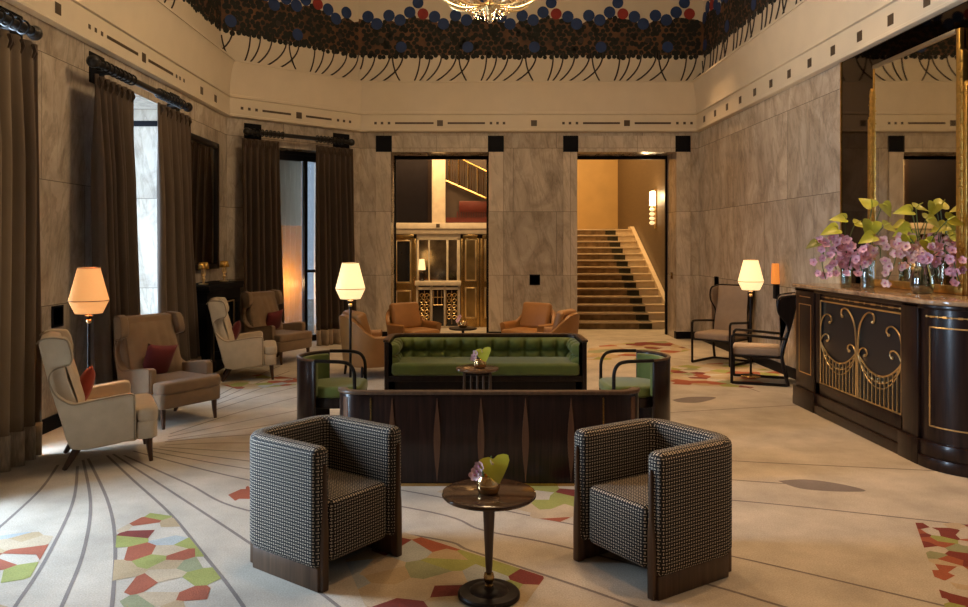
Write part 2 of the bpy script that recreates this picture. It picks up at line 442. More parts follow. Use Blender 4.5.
# grey leaf motifs
def leaf_motif(pts):
    q = smooth_path([G(*p) for p in pts], 5)
    f = fl.faces.new([fl.verts.new((p.x, p.y, .001)) for p in q[:-1]]); f.material_index = 1; f.normal_update()
    if f.normal.z < 0: f.normal_flip()
leaf_motif([(778,481),(805,479.5),(840,484),(866,491),(835,491.5),(800,488.5),(778,481)])
leaf_motif([(672,400),(690,397),(716,397.5),(700,402.5),(680,402.5),(672,400)])
struct('floor', fl, [CARPET, CLINE]+CCOL)

# left wall with two window recesses
W1, W2 = (4.1, 6.35), (8.15, 9.95)
wl = nb()
for a, b in ((-3, W1[0]), (W1[1], W2[0]), (W2[1], 12.35)): box(wl, (XL-.75, a, 0), (XL, b, ZT))
for a, b in (W1, W2): box(wl, (XL-.75, a, 3.42), (XL, b, ZT))
struct('wall_left', wl, MARB)
wr = nb(); box(wr, (XR, -3, 0), (XR+.3, YB+.7, ZT)); struct('wall_right', wr, MARB)
wf = nb(); box(wf, (XL-.75, -3.3, 0), (XR+.3, -3, ZCEIL)); struct('wall_front', wf, MARB)
OP = [(-1.42, .34), (1.92, 3.70)]
wb = nb()
for a, b in ((-1.97, OP[0][0]), (OP[0][1], OP[1][0]), (OP[1][1], XR)): box(wb, (a, YB, 0), (b, YB+.7, ZT))
for a, b in OP: box(wb, (a, YB, 3.35), (b, YB+.7, ZT))
struct('wall_back', wb, MARB)
ca, cb = ch_u(262), ch_u(332)
wc = nb()
for a, b in ((-.02, ca), (cb, CHL)): box(wc, (a, 0, 0), (b, .6, ZT), M=MCH)
box(wc, (ca, 0, 3.30), (cb, .6, ZT), M=MCH)
struct('wall_corner', wc, MARB)
# portal surrounds, black corner stones
def portal(n, a, b, w):
    m = nb()
    box(m, (a-w, YB-.025, .12), (a, YB+.02, 3.35)); box(m, (b, YB-.025, .12), (b+w, YB+.02, 3.35)); box(m, (a-w, YB-.025, 3.35), (b+w, YB+.02, 3.64))
    for x in (a-w, b-.02): box(m, (x, YB-.032, 3.35), (x+w+.02, YB, 3.64), mi=1)
    for x in (a-w, b): box(m, (x-.01, YB-.035, 0), (x+w+.01, YB+.1, .13), mi=1)
    for x0, x1 in ((a, a+.03), (b-.03, b)): box(m, (x0, YB+.62, 0), (x1, YB+.70, 3.35), mi=1)
    box(m, (a, YB+.62, 3.29), (b, YB+.7, 3.35), mi=1)
    struct('trim_%d' % n, m, [MARBF, BLACKST])
portal(1, *OP[0], .265); portal(2, *OP[1], .25)
m = nb()
for a, b in (W1, W2):
    for y in (a-.31, b): box(m, (XL-.01, y, 3.33), (XL+.012, y+.31, 3.64), mi=0)
struct('trim_3', m, [BLACKST])
m = nb()
for px0, px1 in ((244, 261), (333, 349)): box(m, (ch_u(px0), -.014, 3.33), (ch_u(px1), .01, 3.64), M=MCH)
struct('trim_4', m, [BLACKST])
# skirtings
m = nb()
for a, b in ((-3, W1[0]), (W1[1], W2[0]), (W2[1], 12.3)): box(m, (XL, a, 0), (XL+.025, b, .13), bev=.004)
struct('baseboard_left', m, BLACKST)
m = nb(); box(m, (XR-.025, -3, 0), (XR, YB, .13), bev=.004); struct('baseboard_right', m, BLACKST)
m = nb()
for a, b in ((-1.97, -1.69), (.6, 1.66), (3.96, 4.08)): box(m, (a, YB-.025, 0), (b, YB, .13), bev=.004)
struct('baseboard_back', m, BLACKST)

# cornice: a band with inlays and a cove above it
def sweep_path(bm, path, prof, mi=0):
    n = len(path); offs = []
    for i in range(n):
        ns = []
        for j in (i-1, i):
            if 0 <= j < n-1:
                d = (path[j+1]-path[j]).normalized(); ns.append(Vector((d.y, -d.x, 0)))   # inward
        s = sum(ns, Vector()); s.normalize(); s /= s.dot(ns[0]); offs.append(s)
    t = nb()
    rows = [[t.verts.new(path[i]+offs[i]*o+Vector((0, 0, z))) for o, z in prof] for i in range(n)]
    for a, b in zip(rows, rows[1:]):
        for k in range(len(prof)-1): t.faces.new([a[k], a[k+1], b[k+1], b[k]])
    merge(bm, t, None, mi)
co = nb()
prof = [(-.02, ZC-.02), (.03, ZC-.02), (.06, ZC+.0), (.06, ZC+.03), (.045, ZC+.04), (.045, ZB-.01), (.07, ZB), (.07, ZB+.035), (.05, ZB+.045)]
for k in range(1, 9):
    a = k/8*PI/2
    prof.append((.05+.09*(1-math.cos(a)), ZB+.045+(ZT-.03-ZB-.045)*math.sin(a)*.5+(ZT-.03-ZB-.045)*.5*k/8))
prof += [(.155, ZT-.03), (.155, ZT), (-.2, ZT)]
sweep_path(co, PATH, prof)
ZI = 3.862
def inl(px, w, h, seg, px2=None):
    """one inlay in the band of wall seg seen in column px"""
    if seg == 'back':
        x = (px-CX)*13.95/F; x2 = (px2-CX)*13.95/F if px2 else None
        a, b = (x, x2) if px2 else (x-w/2, x+w/2)
        box(co, (a, YB-.048, ZI-h/2), (b, YB-.03, ZI+h/2), mi=1)
    elif seg == 'left':
        y = left_y(px, XL+.045); y2 = left_y(px2, XL+.045) if px2 else None
        a, b = (y, y2) if px2 else (y-w/2, y+w/2)
        box(co, (XL+.03, a, ZI-h/2), (XL+.048, b, ZI+h/2), mi=1)
    elif seg == 'corner':
        u = ch_u(px, -.045); u2 = ch_u(px2, -.045) if px2 else None
        a, b = (u, u2) if px2 else (u-w/2, u+w/2)
        box(co, (a, -.048, ZI-h/2), (b, -.03, ZI+h/2), M=MCH, mi=1)
SQ, DT, DS = .105, .045, .035
for p in (440, 534, 627): inl(p, SQ, SQ, 'back')
for p in (375.5, 382, 389, 491, 497.5, 504, 563.5, 570, 577, 677.4, 684.6, 691.6): inl(p, DT, DT, 'back')
for a, b in ((395, 433.6), (447.6, 485), (583, 620), (634.7, 671)): inl(a, 0, DS, 'back', b)
for p in (58, 143.9, 201.7, 215.5): inl(p, SQ, SQ, 'left')
for p in (89.5, 95.7, 102, 176.5, 180, 184): inl(p, DT, DT, 'left')
for a, b in ((107, 138), (148.5, 173)): inl(a, 0, DS, 'left', b)
inl(299, SQ, SQ, 'corner')
for p in (242, 249.3, 256.5, 338, 344, 350): inl(p, DT, DT, 'corner')
for a, b in ((262.5, 291), (306, 331.6)): inl(a, 0, DS, 'corner', b)
y = 13.5
while y > -2:
    box(co, (XR-.048, y-SQ/2, ZI-SQ/2), (XR-.03, y+SQ/2, ZI+SQ/2), mi=1); y -= .598
y = 5.6
while y > -2:
    box(co, (XL+.03, y-SQ/2, ZI-SQ/2), (XL+.048, y+SQ/2, ZI+SQ/2), mi=1); y -= .7
struct('trim_5', co, [PLASTER, INLAY])

# painted frieze above the cornice
FBASE = plain('frieze_brown', (.10, .042, .015), .7, vary=.6, scale=3)
FDOT = plain('frieze_dark_green', (.010, .012, .009), .8, vary=.3)
FBLUE = plain('frieze_blue', (.010, .036, .13), .7, vary=.2)
FRED = plain('frieze_red', (.27, .022, .016), .7, vary=.2)
FSTEM = plain('frieze_stem', (.03, .018, .012), .6)
fz = nb(); PER = 1.204
FP = [p.copy() for p in PATH]
OUT = .11
sweep_path(fz, PATH, [(-OUT, ZT-.05), (-OUT, ZCEIL+.05)], 0)
def corner(i):
    ns = []
    for j in (i-1, i):
        if 0 <= j < 4:
            d = (PATH[j+1]-PATH[j]).normalized(); ns.append(Vector((d.y, -d.x, 0)))
    s = sum(ns, Vector()); s.normalize(); s /= s.dot(ns[0]); return PATH[i]-s*OUT
FC = [corner(i) for i in range(5)]
BALLS = [(0, 5.86, .100, 3), (-.239, 5.89, .105, 2), (-.416, 5.75, .105, 2), (-.615, 5.83, .105, 2), (.21, 5.81, .105, 2), (.37, 5.68, .105, 2), (-.09, 6.06, .1, 2)]
TOPS = sorted([(-.83, 5.62), (-.615, 5.76), (-.416, 5.68), (-.239, 5.80), (0, 5.78), (.21, 5.74), (.37, 5.62)])
def top_at(s):
    s = (s+.83) % PER-.83
    q = TOPS+[(TOPS[0][0]+PER, TOPS[0][1])]
    for (a, za), (b, zb) in zip(q, q[1:]):
        if a <= s <= b: return za+(zb-za)*(s-a)/(b-a)
    return 5.65
rnd = random.Random(4)
for si in range(4):
    a, b = FC[si], FC[si+1]; d = (b-a).normalized(); L = (b-a).length; nin = Vector((d.y, -d.x, 0))
    if si == 2: s0 = (-.85-a.x)
    else: s0 = .55
    lo, hi = 0, L
    if si == 0: lo = L-9.5
    if si == 3: hi = 9.5
    def P(s, z, o): return a+d*s+nin*o+Vector((0, 0, z))
    def disc(s, z, r, o, mi, n=9):
        if s-r < lo-.01 or s+r > hi+.01: return
        ring = [P(s+r*math.cos(2*PI*k/n), z+r*math.sin(2*PI*k/n), o) for k in range(n)]
        back = [p-nin*(o-.001) for p in ring]
        rv = [fz.verts.new(p) for p in ring]; bv = [fz.verts.new(p) for p in back]
        f = fz.faces.new(rv); f.material_index = mi; f.normal_update()
        if f.normal.dot(nin) < 0: f.normal_flip()
        for k in range(n):
            g = fz.faces.new([bv[k], bv[(k+1) % n], rv[(k+1) % n], rv[k]]); g.material_index = mi
    # brown ground of the crown
    n = int((hi-lo)/.1)
    prev = None
    for k in range(n+1):
        s = lo+(hi-lo)*k/n
        cur = (fz.verts.new(P(s, 5.11, .004)), fz.verts.new(P(s, top_at(s-s0), .004)))
        if prev:
            f = fz.faces.new([prev[0], cur[0], cur[1], prev[1]]); f.material_index = 1; f.normal_update()
            if f.normal.dot(nin) < 0: f.normal_flip()
        prev = cur
    step = .094 if si < 3 else .105
    z = 5.09; row = 0
    while z < 5.85:
        s = lo+(row % 2)*step/2
        while s < hi:
            ss, zz = s+rnd.uniform(-.022, .022), z+rnd.uniform(-.02, .02)
            if zz < top_at(ss-s0)+.01 and (rnd.random() < .9 or z < 5.2): disc(ss, zz, rnd.uniform(.038, .053), .009, 2, 8)
            s += step
        z += step*.84; row += 1
    k = -10
    while k < 12:
        c = s0+k*PER; k += 1
        if c < lo-1 or c > hi+1: continue
        for ds, zz, r, mi in BALLS: disc(c+ds, zz, r, .016+.001*(mi == 3), 4 if mi == 3 else 3, 16)
        disc(c-.394, 5.26, .1, .014, 3, 16)
        disc(c+.45, 5.38, .05, .014, 5, 10)
        # bowed stems
        for b0, t0, bow in ((-1.405, -1.256, 0), (-1.35, -1.076, 0), (-1.26, -.867, 0), (-1.12, -.598, 0), (-.88, -.359, 0), (-1.56, -1.76, 0)):
            pts = []
            for j in range(9):
                u = j/8; s = c+b0+(t0-b0)*(1-(1-u)**2.3)
                if lo < s < hi: pts.append(P(s, ZT-.04+(5.16-ZT+.04)*u, .006))
            if len(pts) > 2: tube(fz, pts, .013, 4, mi=5)
struct('trim_6', fz, [PLASTER, FBASE, FDOT, FBLUE, FRED, FSTEM])
ce = nb(); box(ce, (XL-.8, -3.3, ZCEIL), (XR+.4, YB+.3, ZCEIL+.1)); struct('ceiling', ce, CEIL)

# windows: frames and panes in the deep recesses
def window(n, a, b):
    m = nb(); x0, x1 = XL-.72, XL-.65
    for y in (a, (a+b)/2-.03, b-.06): box(m, (x0, y, 0), (x1, y+.06, 3.42))
    for z in (0, 2.5, 3.36): box(m, (x0, a, z), (x1, b, z+.06))
    w = struct('window_%d' % n, m, DARKWOOD)
    g = nb(); box(g, (XL-.69, a+.01, .01), (XL-.682, b-.01, 3.41)); obj('pane', g, GLASS, w)
    return w
window(1, *W1); window(2, *W2)
m = nb()
box(m, (XL-.6, W2[1]-.012, 3.2), (XL-.1, W2[1], 3.27)); struct('trim_7', m, BLACKST)
# the corner window: black frame, pale blind, gold panel imitating a reflection
m = nb()
um = ch_u(305, .38)
for u in (ca, um-.03, cb-.06): box(m, (u, .34, 0), (u+.06, .42, 3.30), M=MCH)
for z in (0, 3.14): box(m, (ca, .34, z), (cb, .42, z+.1), M=MCH)
box(m, (um, .34, 1.2), (cb, .42, 1.25), M=MCH)
box(m, (ca, .33, 3.24), (cb, .36, 3.30), M=MCH)
w3 = struct('window_3', m, ROD)
g = nb(); box(g, (ca+.03, .378, .05), (cb-.03, .384, 3.2), M=MCH); obj('pane', g, GLASS, w3)
g = nb(); box(g, (ca+.05, .47, 2.02), (um-.02, .478, 3.2), M=MCH)
bl = obj('blind', g, translucent('pale_blind', (.55, .52, .45)), w3); bl['label'] = 'pale roller blind half drawn'
# added gold panel behind the corner window, imitating a reflection in its pane
m = nb()
gp = MCH
box(m, (ca-.9, 1.0, 0), (um+.30, 1.06, 3.3), M=gp)
struct('gold_reflection_panel', m, plain('gold_reflection', (.55, .26, .055), .35, vary=.1, scale=2))

# ------------------------------------------------------------------ beyond the left portal: a lobby
YL = 16.0
def lx(px): return (px-CX)*YL/F
def lz(py): return H+(CY-py)*YL/F
m = nb()
box(m, (-2.3, YL+.05, 0), (1.15, YL+.15, 4.3)); box(m, (-2.4, 14.7, 0), (-2.3, YL+.1, 4.3)); box(m, (1.13, 14.7, 0), (1.22, 22.1, 5.6))
struct('wall_lobby', m, plain('dark_lobby_wall', (.05, .033, .022), .5))
m = nb(); box(m, (-2.4, 14.7, 4.0), (1.2, YL+.15, 4.1)); struct('ceiling_lobby', m, CEIL)
m = nb()
box(m, (-2.3, YL-.12, lz(234)), (1.13, YL+.05, lz(223)), bev=.006)
box(m, (-2.3, YL-.13, lz(229.5)), (1.13, YL-.12, lz(228.8)), mi=1)
box(m, (lx(436.5), YL-.135, lz(227.5)), (lx(440), YL-.12, lz(224)), mi=1)
box(m, (lx(432), YL-.03, lz(223)), (lx(445.4), YL+.05, 4.0))
box(m, (lx(417), YL-.06, lz(240)), (lx(460.5), YL+.05, lz(233.5)))
struct('trim_8', m, [plain('cream_lacquer', (.60, .51, .38), .4), INLAY])
m = nb(); box(m, (lx(380), YL-.02, lz(223)), (lx(428), YL+.05, 4.0)); box(m, (lx(428), YL-.05, lz(223)), (lx(432), YL+.05, 4.0), mi=1)
struct('trim_9', m, [plain('dark_panel', (.012, .01, .012), .3, spec=.15), DARKWOOD])
# gallery balustrade seen high up behind the lobby
t = thing('balustrade', 'sloping brass stair balustrade high up behind the left portal', 'balustrade', (0, YL, 0))
m = nb()
def L3(px, py, o=-.02): return Vector((lx(px), o, lz(py)))
tube(m, [L3(446, 181), L3(489.5, 200)], .025, 6)
tube(m, [L3(446, 152), L3(489.5, 173)], .02, 6)
obj('rail', m, BRONZE, t)
for px in (449, 458.5, 468, 477.5, 487):
    m = nb(); o = (px-446)/43.5
    tube(m, [L3(px, 152+21*o), L3(px, 181+19*o)], .02, 6); obj('baluster', m, BRONZE, t)
m = nb()
for a in (452, 461.5, 471, 480.5):
    o = (a-446)/43.5
    for dx in (0, 2.5, 5): tube(m, [L3(a+dx-2, 155+21*o), L3(a+dx-2, 180+19*o)], .006, 4)
obj('lattice', m, BRONZE, t)
m = nb(); box(m, (lx(446), 0, lz(222.5)), (lx(489.5), .04, lz(217.5)))
box(m, (lx(459), .0, lz(212)), (lx(489.5), .03, lz(201)), bev=.03)
for k in range(14):
    x = lx(457+k*2.5); box(m, (x, -.01, lz(217.5)), (x+.022, .015, lz(211.5)))
obj('red_parapet', m, plain('red_lacquer', (.10, .018, .01), .4), t)
# doors
def brass_door(name_n, x0, x1, y0, y1, panels):
    m = nb(); a, b, z0, z1 = lx(x0), lx(x1), 0, lz(y0)
    w = .055
    box(m, (a, YL-.10, z0), (a+w, YL-.02, z1), bev=.006); box(m, (b-w, YL-.10, z0), (b, YL-.02, z1), bev=.006)
    box(m, (a, YL-.10, z1-.09), (b, YL-.02, z1), bev=.006); box(m, (a+w, YL-.06, .0), (b-w, YL-.02, z1-.09))
    d = struct('door_%d' % name_n, m, BRONZE)
    for (p0, p1, q0, q1, mt) in panels:
        f = nb(); A, B, Z0, Z1 = lx(p0), lx(p1), lz(q1), lz(q0)
        for bx in (((A, Z0), (A+.03, Z1)), ((B-.03, Z0), (B, Z1)), ((A, Z0), (B, Z0+.03)), ((A, Z1-.03), (B, Z1))):
            box(f, (bx[0][0], YL-.085, bx[0][1]), (bx[1][0], YL-.06, bx[1][1]), bev=.005)
        fo = obj('panel_frame', f, BRASS, d)
        g = nb(); box(g, (A+.03, YL-.068, Z0+.03), (B-.03, YL-.06, Z1-.03)); obj('panel', g, mt, fo)
    return d
DKGL = plain('dark_door_glass', (.012, .012, .014), .12)
BRM = plain('dull_brass_sheet', (.35, .24, .10), .3, metal=1, vary=.4, scale=3)
brass_door(1, 391, 416.5, 234.5, 329, [(396, 411.5, 240, 283, DKGL), (396, 411.5, 290, 318, BRM)])
brass_door(2, 460.5, 479.5, 234.5, 329, [(465, 476.5, 239, 281, BRM), (465, 476.5, 287, 318, BRM)])
brass_door(3, 480, 500, 234.5, 329, [(484.5, 496, 239, 281, BRM), (484.5, 496, 287, 318, BRM)])
# mirrored cabinet between the doors
t = thing('console_cabinet', 'white framed mirror cabinet with pierced brass doors in the lobby', 'cabinet', (0, YL, 0))
m = nb()
for a, b in ((417, 419.2), (428.5, 430), (446.5, 448.5), (457, 460)): box(m, (lx(a), -.09, lz(283)), (lx(b), -.04, lz(238)), bev=.004)
box(m, (lx(417), -.09, lz(240)), (lx(460), -.04, lz(237)), bev=.004)
obj('mirror_frame', m, plain('ivory_paint', (.62, .53, .38), .4), t)
m = nb()
for a, b in ((419.2, 428.5), (430, 446.5), (448.5, 457)): box(m, (lx(a), -.05, lz(280)), (lx(b), -.035, lz(240)))
obj('mirror', m, plain('amber_mirror', (.5, .36, .2), .08, metal=1, vary=.5, scale=5), t)
m = nb(); box(m, (lx(416), -.30, lz(285)), (lx(461), -.03, lz(280.5)), bev=.008); obj('shelf', m, plain('ivory_shelf', (.66, .57, .42), .4), t)
m = nb()
for a, b in ((417, 418.8), (431, 433), (444.2, 446), (458, 460.2)): box(m, (lx(a), -.27, 0), (lx(b), -.05, lz(285)), bev=.004)
box(m, (lx(417), -.27, lz(289)), (lx(460), -.05, lz(286.5))); box(m, (lx(417), -.27, 0), (lx(460), -.05, lz(325)))
obj('body', m, plain('ivory_body', (.6, .5, .36), .4), t)
m = nb(); box(m, (lx(418.8), -.2, .03), (lx(458), -.05, lz(289))); obj('back_panel', m, DKGL, t)
for a, b in ((419.5, 430.5), (446.5, 457.5)):
    m = nb()
    for i in range(5):
        for j in range(2):
            cx, cz = lx(a+(b-a)*(.27+.46*j)), lz(318-27*(i+.3)/5)
            pts = [(cx+.05*math.cos(q*PI/5)*(1-q*.05), -.235, cz+.05*math.sin(q*PI/5)*(1-q*.05)) for q in range(12)]
            tube(m, pts, .008, 4)
    for x in (a, (a+b)/2, b): tube(m, [(lx(x), -.235, lz(323)), (lx(x), -.235, lz(290))], .006, 4)
    obj('pierced_door', m, BRASS, t)
m = nb()
for x in (434, 438, 442): tube(m, [(lx(x), -.235, lz(304.5)), (lx(x), -.235, lz(290))], .008, 4)
tube(m, [(lx(433), -.235, lz(296.5)), (lx(444), -.235, lz(296.5))], .01, 4); tube(m, [(lx(434), -.235, lz(304)), (lx(443), -.235, lz(304))], .008, 4)
obj('grate', m, BRASS, t)
t = thing('table_lamp', 'small white-shaded table lamp on the lobby cabinet shelf', 'lamp', (lx(422.3), YL-.17, lz(280.4)))
m = nb(); lathe(m, [(.05, .0), (.055, .01), (.03, .04), (.045, .10), (.04, .16), (.012, .19), (.012, .25)], n=14); obj('base', m, DARKWOOD, t)
m = nb(); lathe(m, [(.075, .22), (.052, .44)], n=16, caps=False); obj('lamp_shade', m, SHADE, t)

# ------------------------------------------------------------------ beyond the right portal: the stairs
m = nb(); XS = 4.05
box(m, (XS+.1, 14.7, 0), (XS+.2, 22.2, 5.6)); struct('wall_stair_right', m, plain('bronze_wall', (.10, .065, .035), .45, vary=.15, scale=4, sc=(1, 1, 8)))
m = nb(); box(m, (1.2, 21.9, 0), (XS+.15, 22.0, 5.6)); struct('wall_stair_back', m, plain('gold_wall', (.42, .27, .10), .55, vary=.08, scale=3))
m = nb(); box(m, (1.15, 14.7, 5.5), (XS+.2, 22.1, 5.6)); box(m, (1.2, 14.7, 3.4), (XS+.2, 14.75, 5.6)); struct('ceiling_stair', m, CEIL)
t = thing('staircase', 'broad pale stone staircase with patterned carpet runner through the right portal', 'staircase', (0, 15.6, 0))
RS, TR, NS = .148, .30, 14
STONE = plain('pale_stair_stone', (.56, .44, .29), .5, vary=.1)
m = nb()
for k in range(NS):
    z1 = (k+1)*RS; y0 = k*TR
    box(m, (1.25, y0, 0), (XS-.0, y0+TR+.02 if k < NS-1 else 6.25, z1-.03)); box(m, (1.25, y0-.025, z1-.035), (XS, y0+TR if k < NS-1 else 6.25, z1), bev=.006)
obj('steps', m, STONE, t)
RUN = plain('brown_runner', (.19, .115, .05), .95, vary=.55, scale=7, bmp=.3, bscale=120)
RUND = plain('dark_green_runner_edge', (.035, .028, .012), .95, vary=.5, scale=9)
m = nb()
for k in range(NS):
    z1 = (k+1)*RS; y0 = k*TR
    for a, b, mi in ((1.25, 3.38, 0), (3.38, 3.64, 1)):
        box(m, (a, y0-.012, k*RS+.002), (b, y0, z1-.036), mi=mi); 
        box(m, (a, y0-.005, z1-.002), (b, y0+TR, z1+.004), mi=mi)
obj('carpet_runner', m, [RUN, RUND], t)
m = nb()
prism(m, [(-.1, 0), (-.1, .17), (NS*TR-.1, NS*RS+.07), (NS*TR+.15, NS*RS+.07), (NS*TR+.15, 0)], XS-.005, XS+.09, 'x')
obj('stringer', m, STONE, t)

t = thing('wall_sconce', 'glowing white two-part wall sconce above the stairs', 'wall light', (XS+.1, 17.4, 2.55))
m = nb(); box(m, (-.03, -.07, -.5), (0, .07, .38), bev=.006); obj('back_plate', m, BRASS, t)
m = nb(); box(m, (-.13, -.10, 0), (-.03, .10, .33), bev=.03); obj('glass_shade', m, emit('sconce_glass', (1, .82, .5), 7), t)
m = nb()
for k in range(4): lathe(m, [(.03, 0), (.06, .03), (.06, .05), (.03, .08)], (-.09, 0, -.12-k*.1), 12)
obj('crystal_drop', m, emit('sconce_crystal', (1, .75, .4), 1.0), t)

# ------------------------------------------------------------------ curtains and rods
def wave(s, seed):
    r = math.sin(s*2*PI)+.35*math.sin(s*2*PI*.53+seed)+.18*math.sin(s*2*PI*1.97+seed*2)
    return r/1.3
def curtain(label, p0, p1, nrm, ztop, folds, seed, flare=0, shift=Vector((0, 0, 0)), lean=None, group='brown window curtains', nar=0):
    p0, p1, nrm = Vector(p0), Vector(p1), Vector(nrm)
    base = (p0+p1)/2; base.z = 0
    root = thing('curtain', label, 'curtain', base, 0, group)
    L = (p1-p0)
    def pt(u, z, extra=0):
        v = z/ztop; e = (1-v)
        amp = .022+.062*min(1, e*3.5)+.02*e
        w = wave(u*folds+.08*math.sin(3*v+seed)*e, seed)
        uu = u+(u-.5)*(flare*e**1.5-nar*math.sin(PI*min(1,e*1.3))**2)
        p = p0+L*uu+nrm*(w*amp+.10*e**2*(flare > 0))+shift*e**2
        q = p-base; q.z = z
        return q+nrm*extra
    n = folds*12
    m = nb(); surf(m, lambda u, v: pt(u, .245+(ztop-.245)*v), n, 22)
    o = obj('cloth', m, CURT, root, ang=3)
    s = o.modifiers.new('thickness', 'SOLIDIFY'); s.thickness = .012; s.offset = 0
    m = nb(); surf(m, lambda u, v: pt(u, .003+.257*v, .004), n, 3)
    o = obj('fringe_hem', m, FRINGE, root, ang=3); o['label'] = 'pale brown fringed hem'
    s = o.modifiers.new('thickness', 'SOLIDIFY'); s.thickness = .022; s.offset = 0
    m = nb()
    for k in range(folds*2):
        u = (k+.5)/(folds*2); a = pt(u, ztop-.03); b = pt(u, ztop-.14)
        tube(m, [a+nrm*.02, (a+b)/2+nrm*.035, b+nrm*.01], [.018, .014, .008], 6)
    obj('pleat_heading', m, CURT, root)
    return root
XC = XL+.22
def rod(label, a, b, nrm, rings, brackets):
    a, b, nrm = Vector(a), Vector(b), Vector(nrm); base = (a+b)/2
    root = thing('curtain_rod', label, 'curtain rod', base, 0, 'black curtain rods')
    d = (b-a).normalized(); A, B = a-base, b-base
    m = nb(); tube(m, [A, B], .034, 12); obj('pole', m, ROD, root)
    for e, s in ((A, -1), (B, 1)):
        m = nb(); ball(m, e+d*s*.05, .062, 14); tube(m, [e-d*s*.02, e+d*s*.01, e+d*s*.02], [.045, .052, .045], 12); obj('finial', m, ROD, root)
    for r in rings:
        m = nb()
        c = A+(B-A)*r; q = d.orthogonal().normalized(); w = d.cross(q)
        tube(m, [c+(q*math.cos(k*PI/7)+w*math.sin(k*PI/7))*.052 for k in range(14)], .010, 6, True)
        obj('ring', m, ROD, root)
    for r in brackets:
        c = A+(B-A)*r
        m = nb(); tube(m, [c, c-nrm*.12, c-nrm*.21], [.02, .018, .03], 8); obj('bracket', m, ROD, root)
    return root
nl = Vector((1, 0, 0))
curtain('brown curtain at the left picture edge, nearest to the camera', (XC, 5.2, 0), (XC, 6.50, 0), nl, 3.36, 8, 1.0, 0, Vector((.10, -.22, 0)))
curtain('brown curtain behind the tan armchair, left half of the second left window', (XC, 7.50, 0), (XC, 8.36, 0), nl, 3.34, 7, 2.2, .08)
curtain('brown curtain with daylight on its edge, beside the black mantelpiece', (XC, 9.02, 0), (XC, 10.06, 0), nl, 3.34, 7, 4.1, .10, nar=.1)
nc = -ch_n
def cp(px, off=.24):
    u = ch_u(px, -off); return PATH[1]+ch_d*u-ch_n*off
curtain('brown curtain left of the corner window, beside the mantelpiece', cp(242), cp(279), nc, 3.36, 6, .6, .08)
curtain('brown curtain right of the corner window, behind the cream-lit floor lamp', cp(316), cp(353), nc, 3.36, 7, 3.3, .10)
fr = [k/30 for k in range(1, 11)]
rod('black curtain rod at the left picture edge', (XC, 4.0, 3.45), (XC, 6.42, 3.45), nl, [.45+k/22 for k in range(12)], (.04, .96))
rod('black curtain rod of the second left window', (XC, 7.52, 3.45), (XC, 9.93, 3.45), nl, [k/24 for k in range(1, 9)]+[.6+k/24 for k in range(1, 9)], (.2, .97))
A, B = cp(250), cp(349); A.z = B.z = 3.47
rod('black curtain rod over the corner window', A, B, nc, [k/26 for k in range(1, 9)]+[.62+k/26 for k in range(1, 9)], (.06, .94))
# ------------------------------------------------------------------ seating
def arc(cx, cy, r, a0, a1, n=6):
    return [(cx+r*math.cos(a0+(a1-a0)*k/n), cy+r*math.sin(a0+(a1-a0)*k/n)) for k in range(n+1)]
def u_outline(hw, front, back, r, th):
    """plan of a U-shaped shell open to -Y: outer line then inner line"""
    o = [(hw, front)]+arc(hw-r, back-r, r, 0, PI/2)+arc(-hw+r, back-r, r, PI/2, PI)+[(-hw, front)]
    ri = max(.02, r-th); h2 = hw-th; b2 = back-th
    i = [(-h2, front)]+arc(-h2+ri, b2-ri, ri, PI, PI/2)+arc(h2-ri, b2-ri, ri, PI/2, 0)+[(h2, front)]
    return o, i

# --- black and cream tub chairs at the round table
def tub_chair(label, loc, rz):
    t = thing('tub_armchair', label, 'armchair', loc, rz, 'black and cream woven tub armchairs')
    hw, fr_, bk, th = .310, -.295, .295, .10
    o, i = u_outline(hw, fr_, bk, .15, th)
    m = nb(); prism(m, o+i, .105, .695, 'z', bev=.040, seg=5, only=lambda e: all(v.co.z > .6 for v in e.verts) or all(v.co.z < .2 for v in e.verts) or (abs(e.verts[0].co.z-e.verts[1].co.z) > .3 and e.verts[0].co.y < fr_+.01))
    sh = obj('shell', m, TWEED, t, ang=.9)
    m = nb(); box(m, (-.20, fr_+.012, .11), (.20, .20, .415), bev=.03, seg=4); obj('seat', m, TWEED, t, ang=.9)
    for s in (-1, 1):
        m = nb()
        prism(m, [(s*.280, 0), (s*.240, 0), (s*.239, .30), (s*.247, .38), (s*.251, .59), (s*.257, .615), (s*.264, .59), (s*.268, .38), (s*.276, .30), (s*.280, .2)][::s], fr_-.016, fr_+.03, 'y', bev=.006)
        obj('front_post', m, WALNUT, t)
        m = nb(); box(m, (s*.272-.022, fr_+.005, 0), (s*.272+.022, bk-.10, .115), bev=.006); obj('side_plinth', m, WALNUT, t)
    m = nb(); box(m, (-.26, bk-.075, 0), (.26, bk-.035, .115), bev=.006); obj('back_plinth', m, WALNUT, t)
    return t
tub_chair('black and cream tub armchair left of the round table, turned towards it', (-.80, 4.22, 0), face_rz(.80, -.60)).scale = (1.035, 1.035, 1.01)
tub_chair('black and cream tub armchair right of the round table, turned towards it', (.985, 4.13, 0), face_rz(-.84, -.545)).scale = (1.045, 1.045, 1.01)

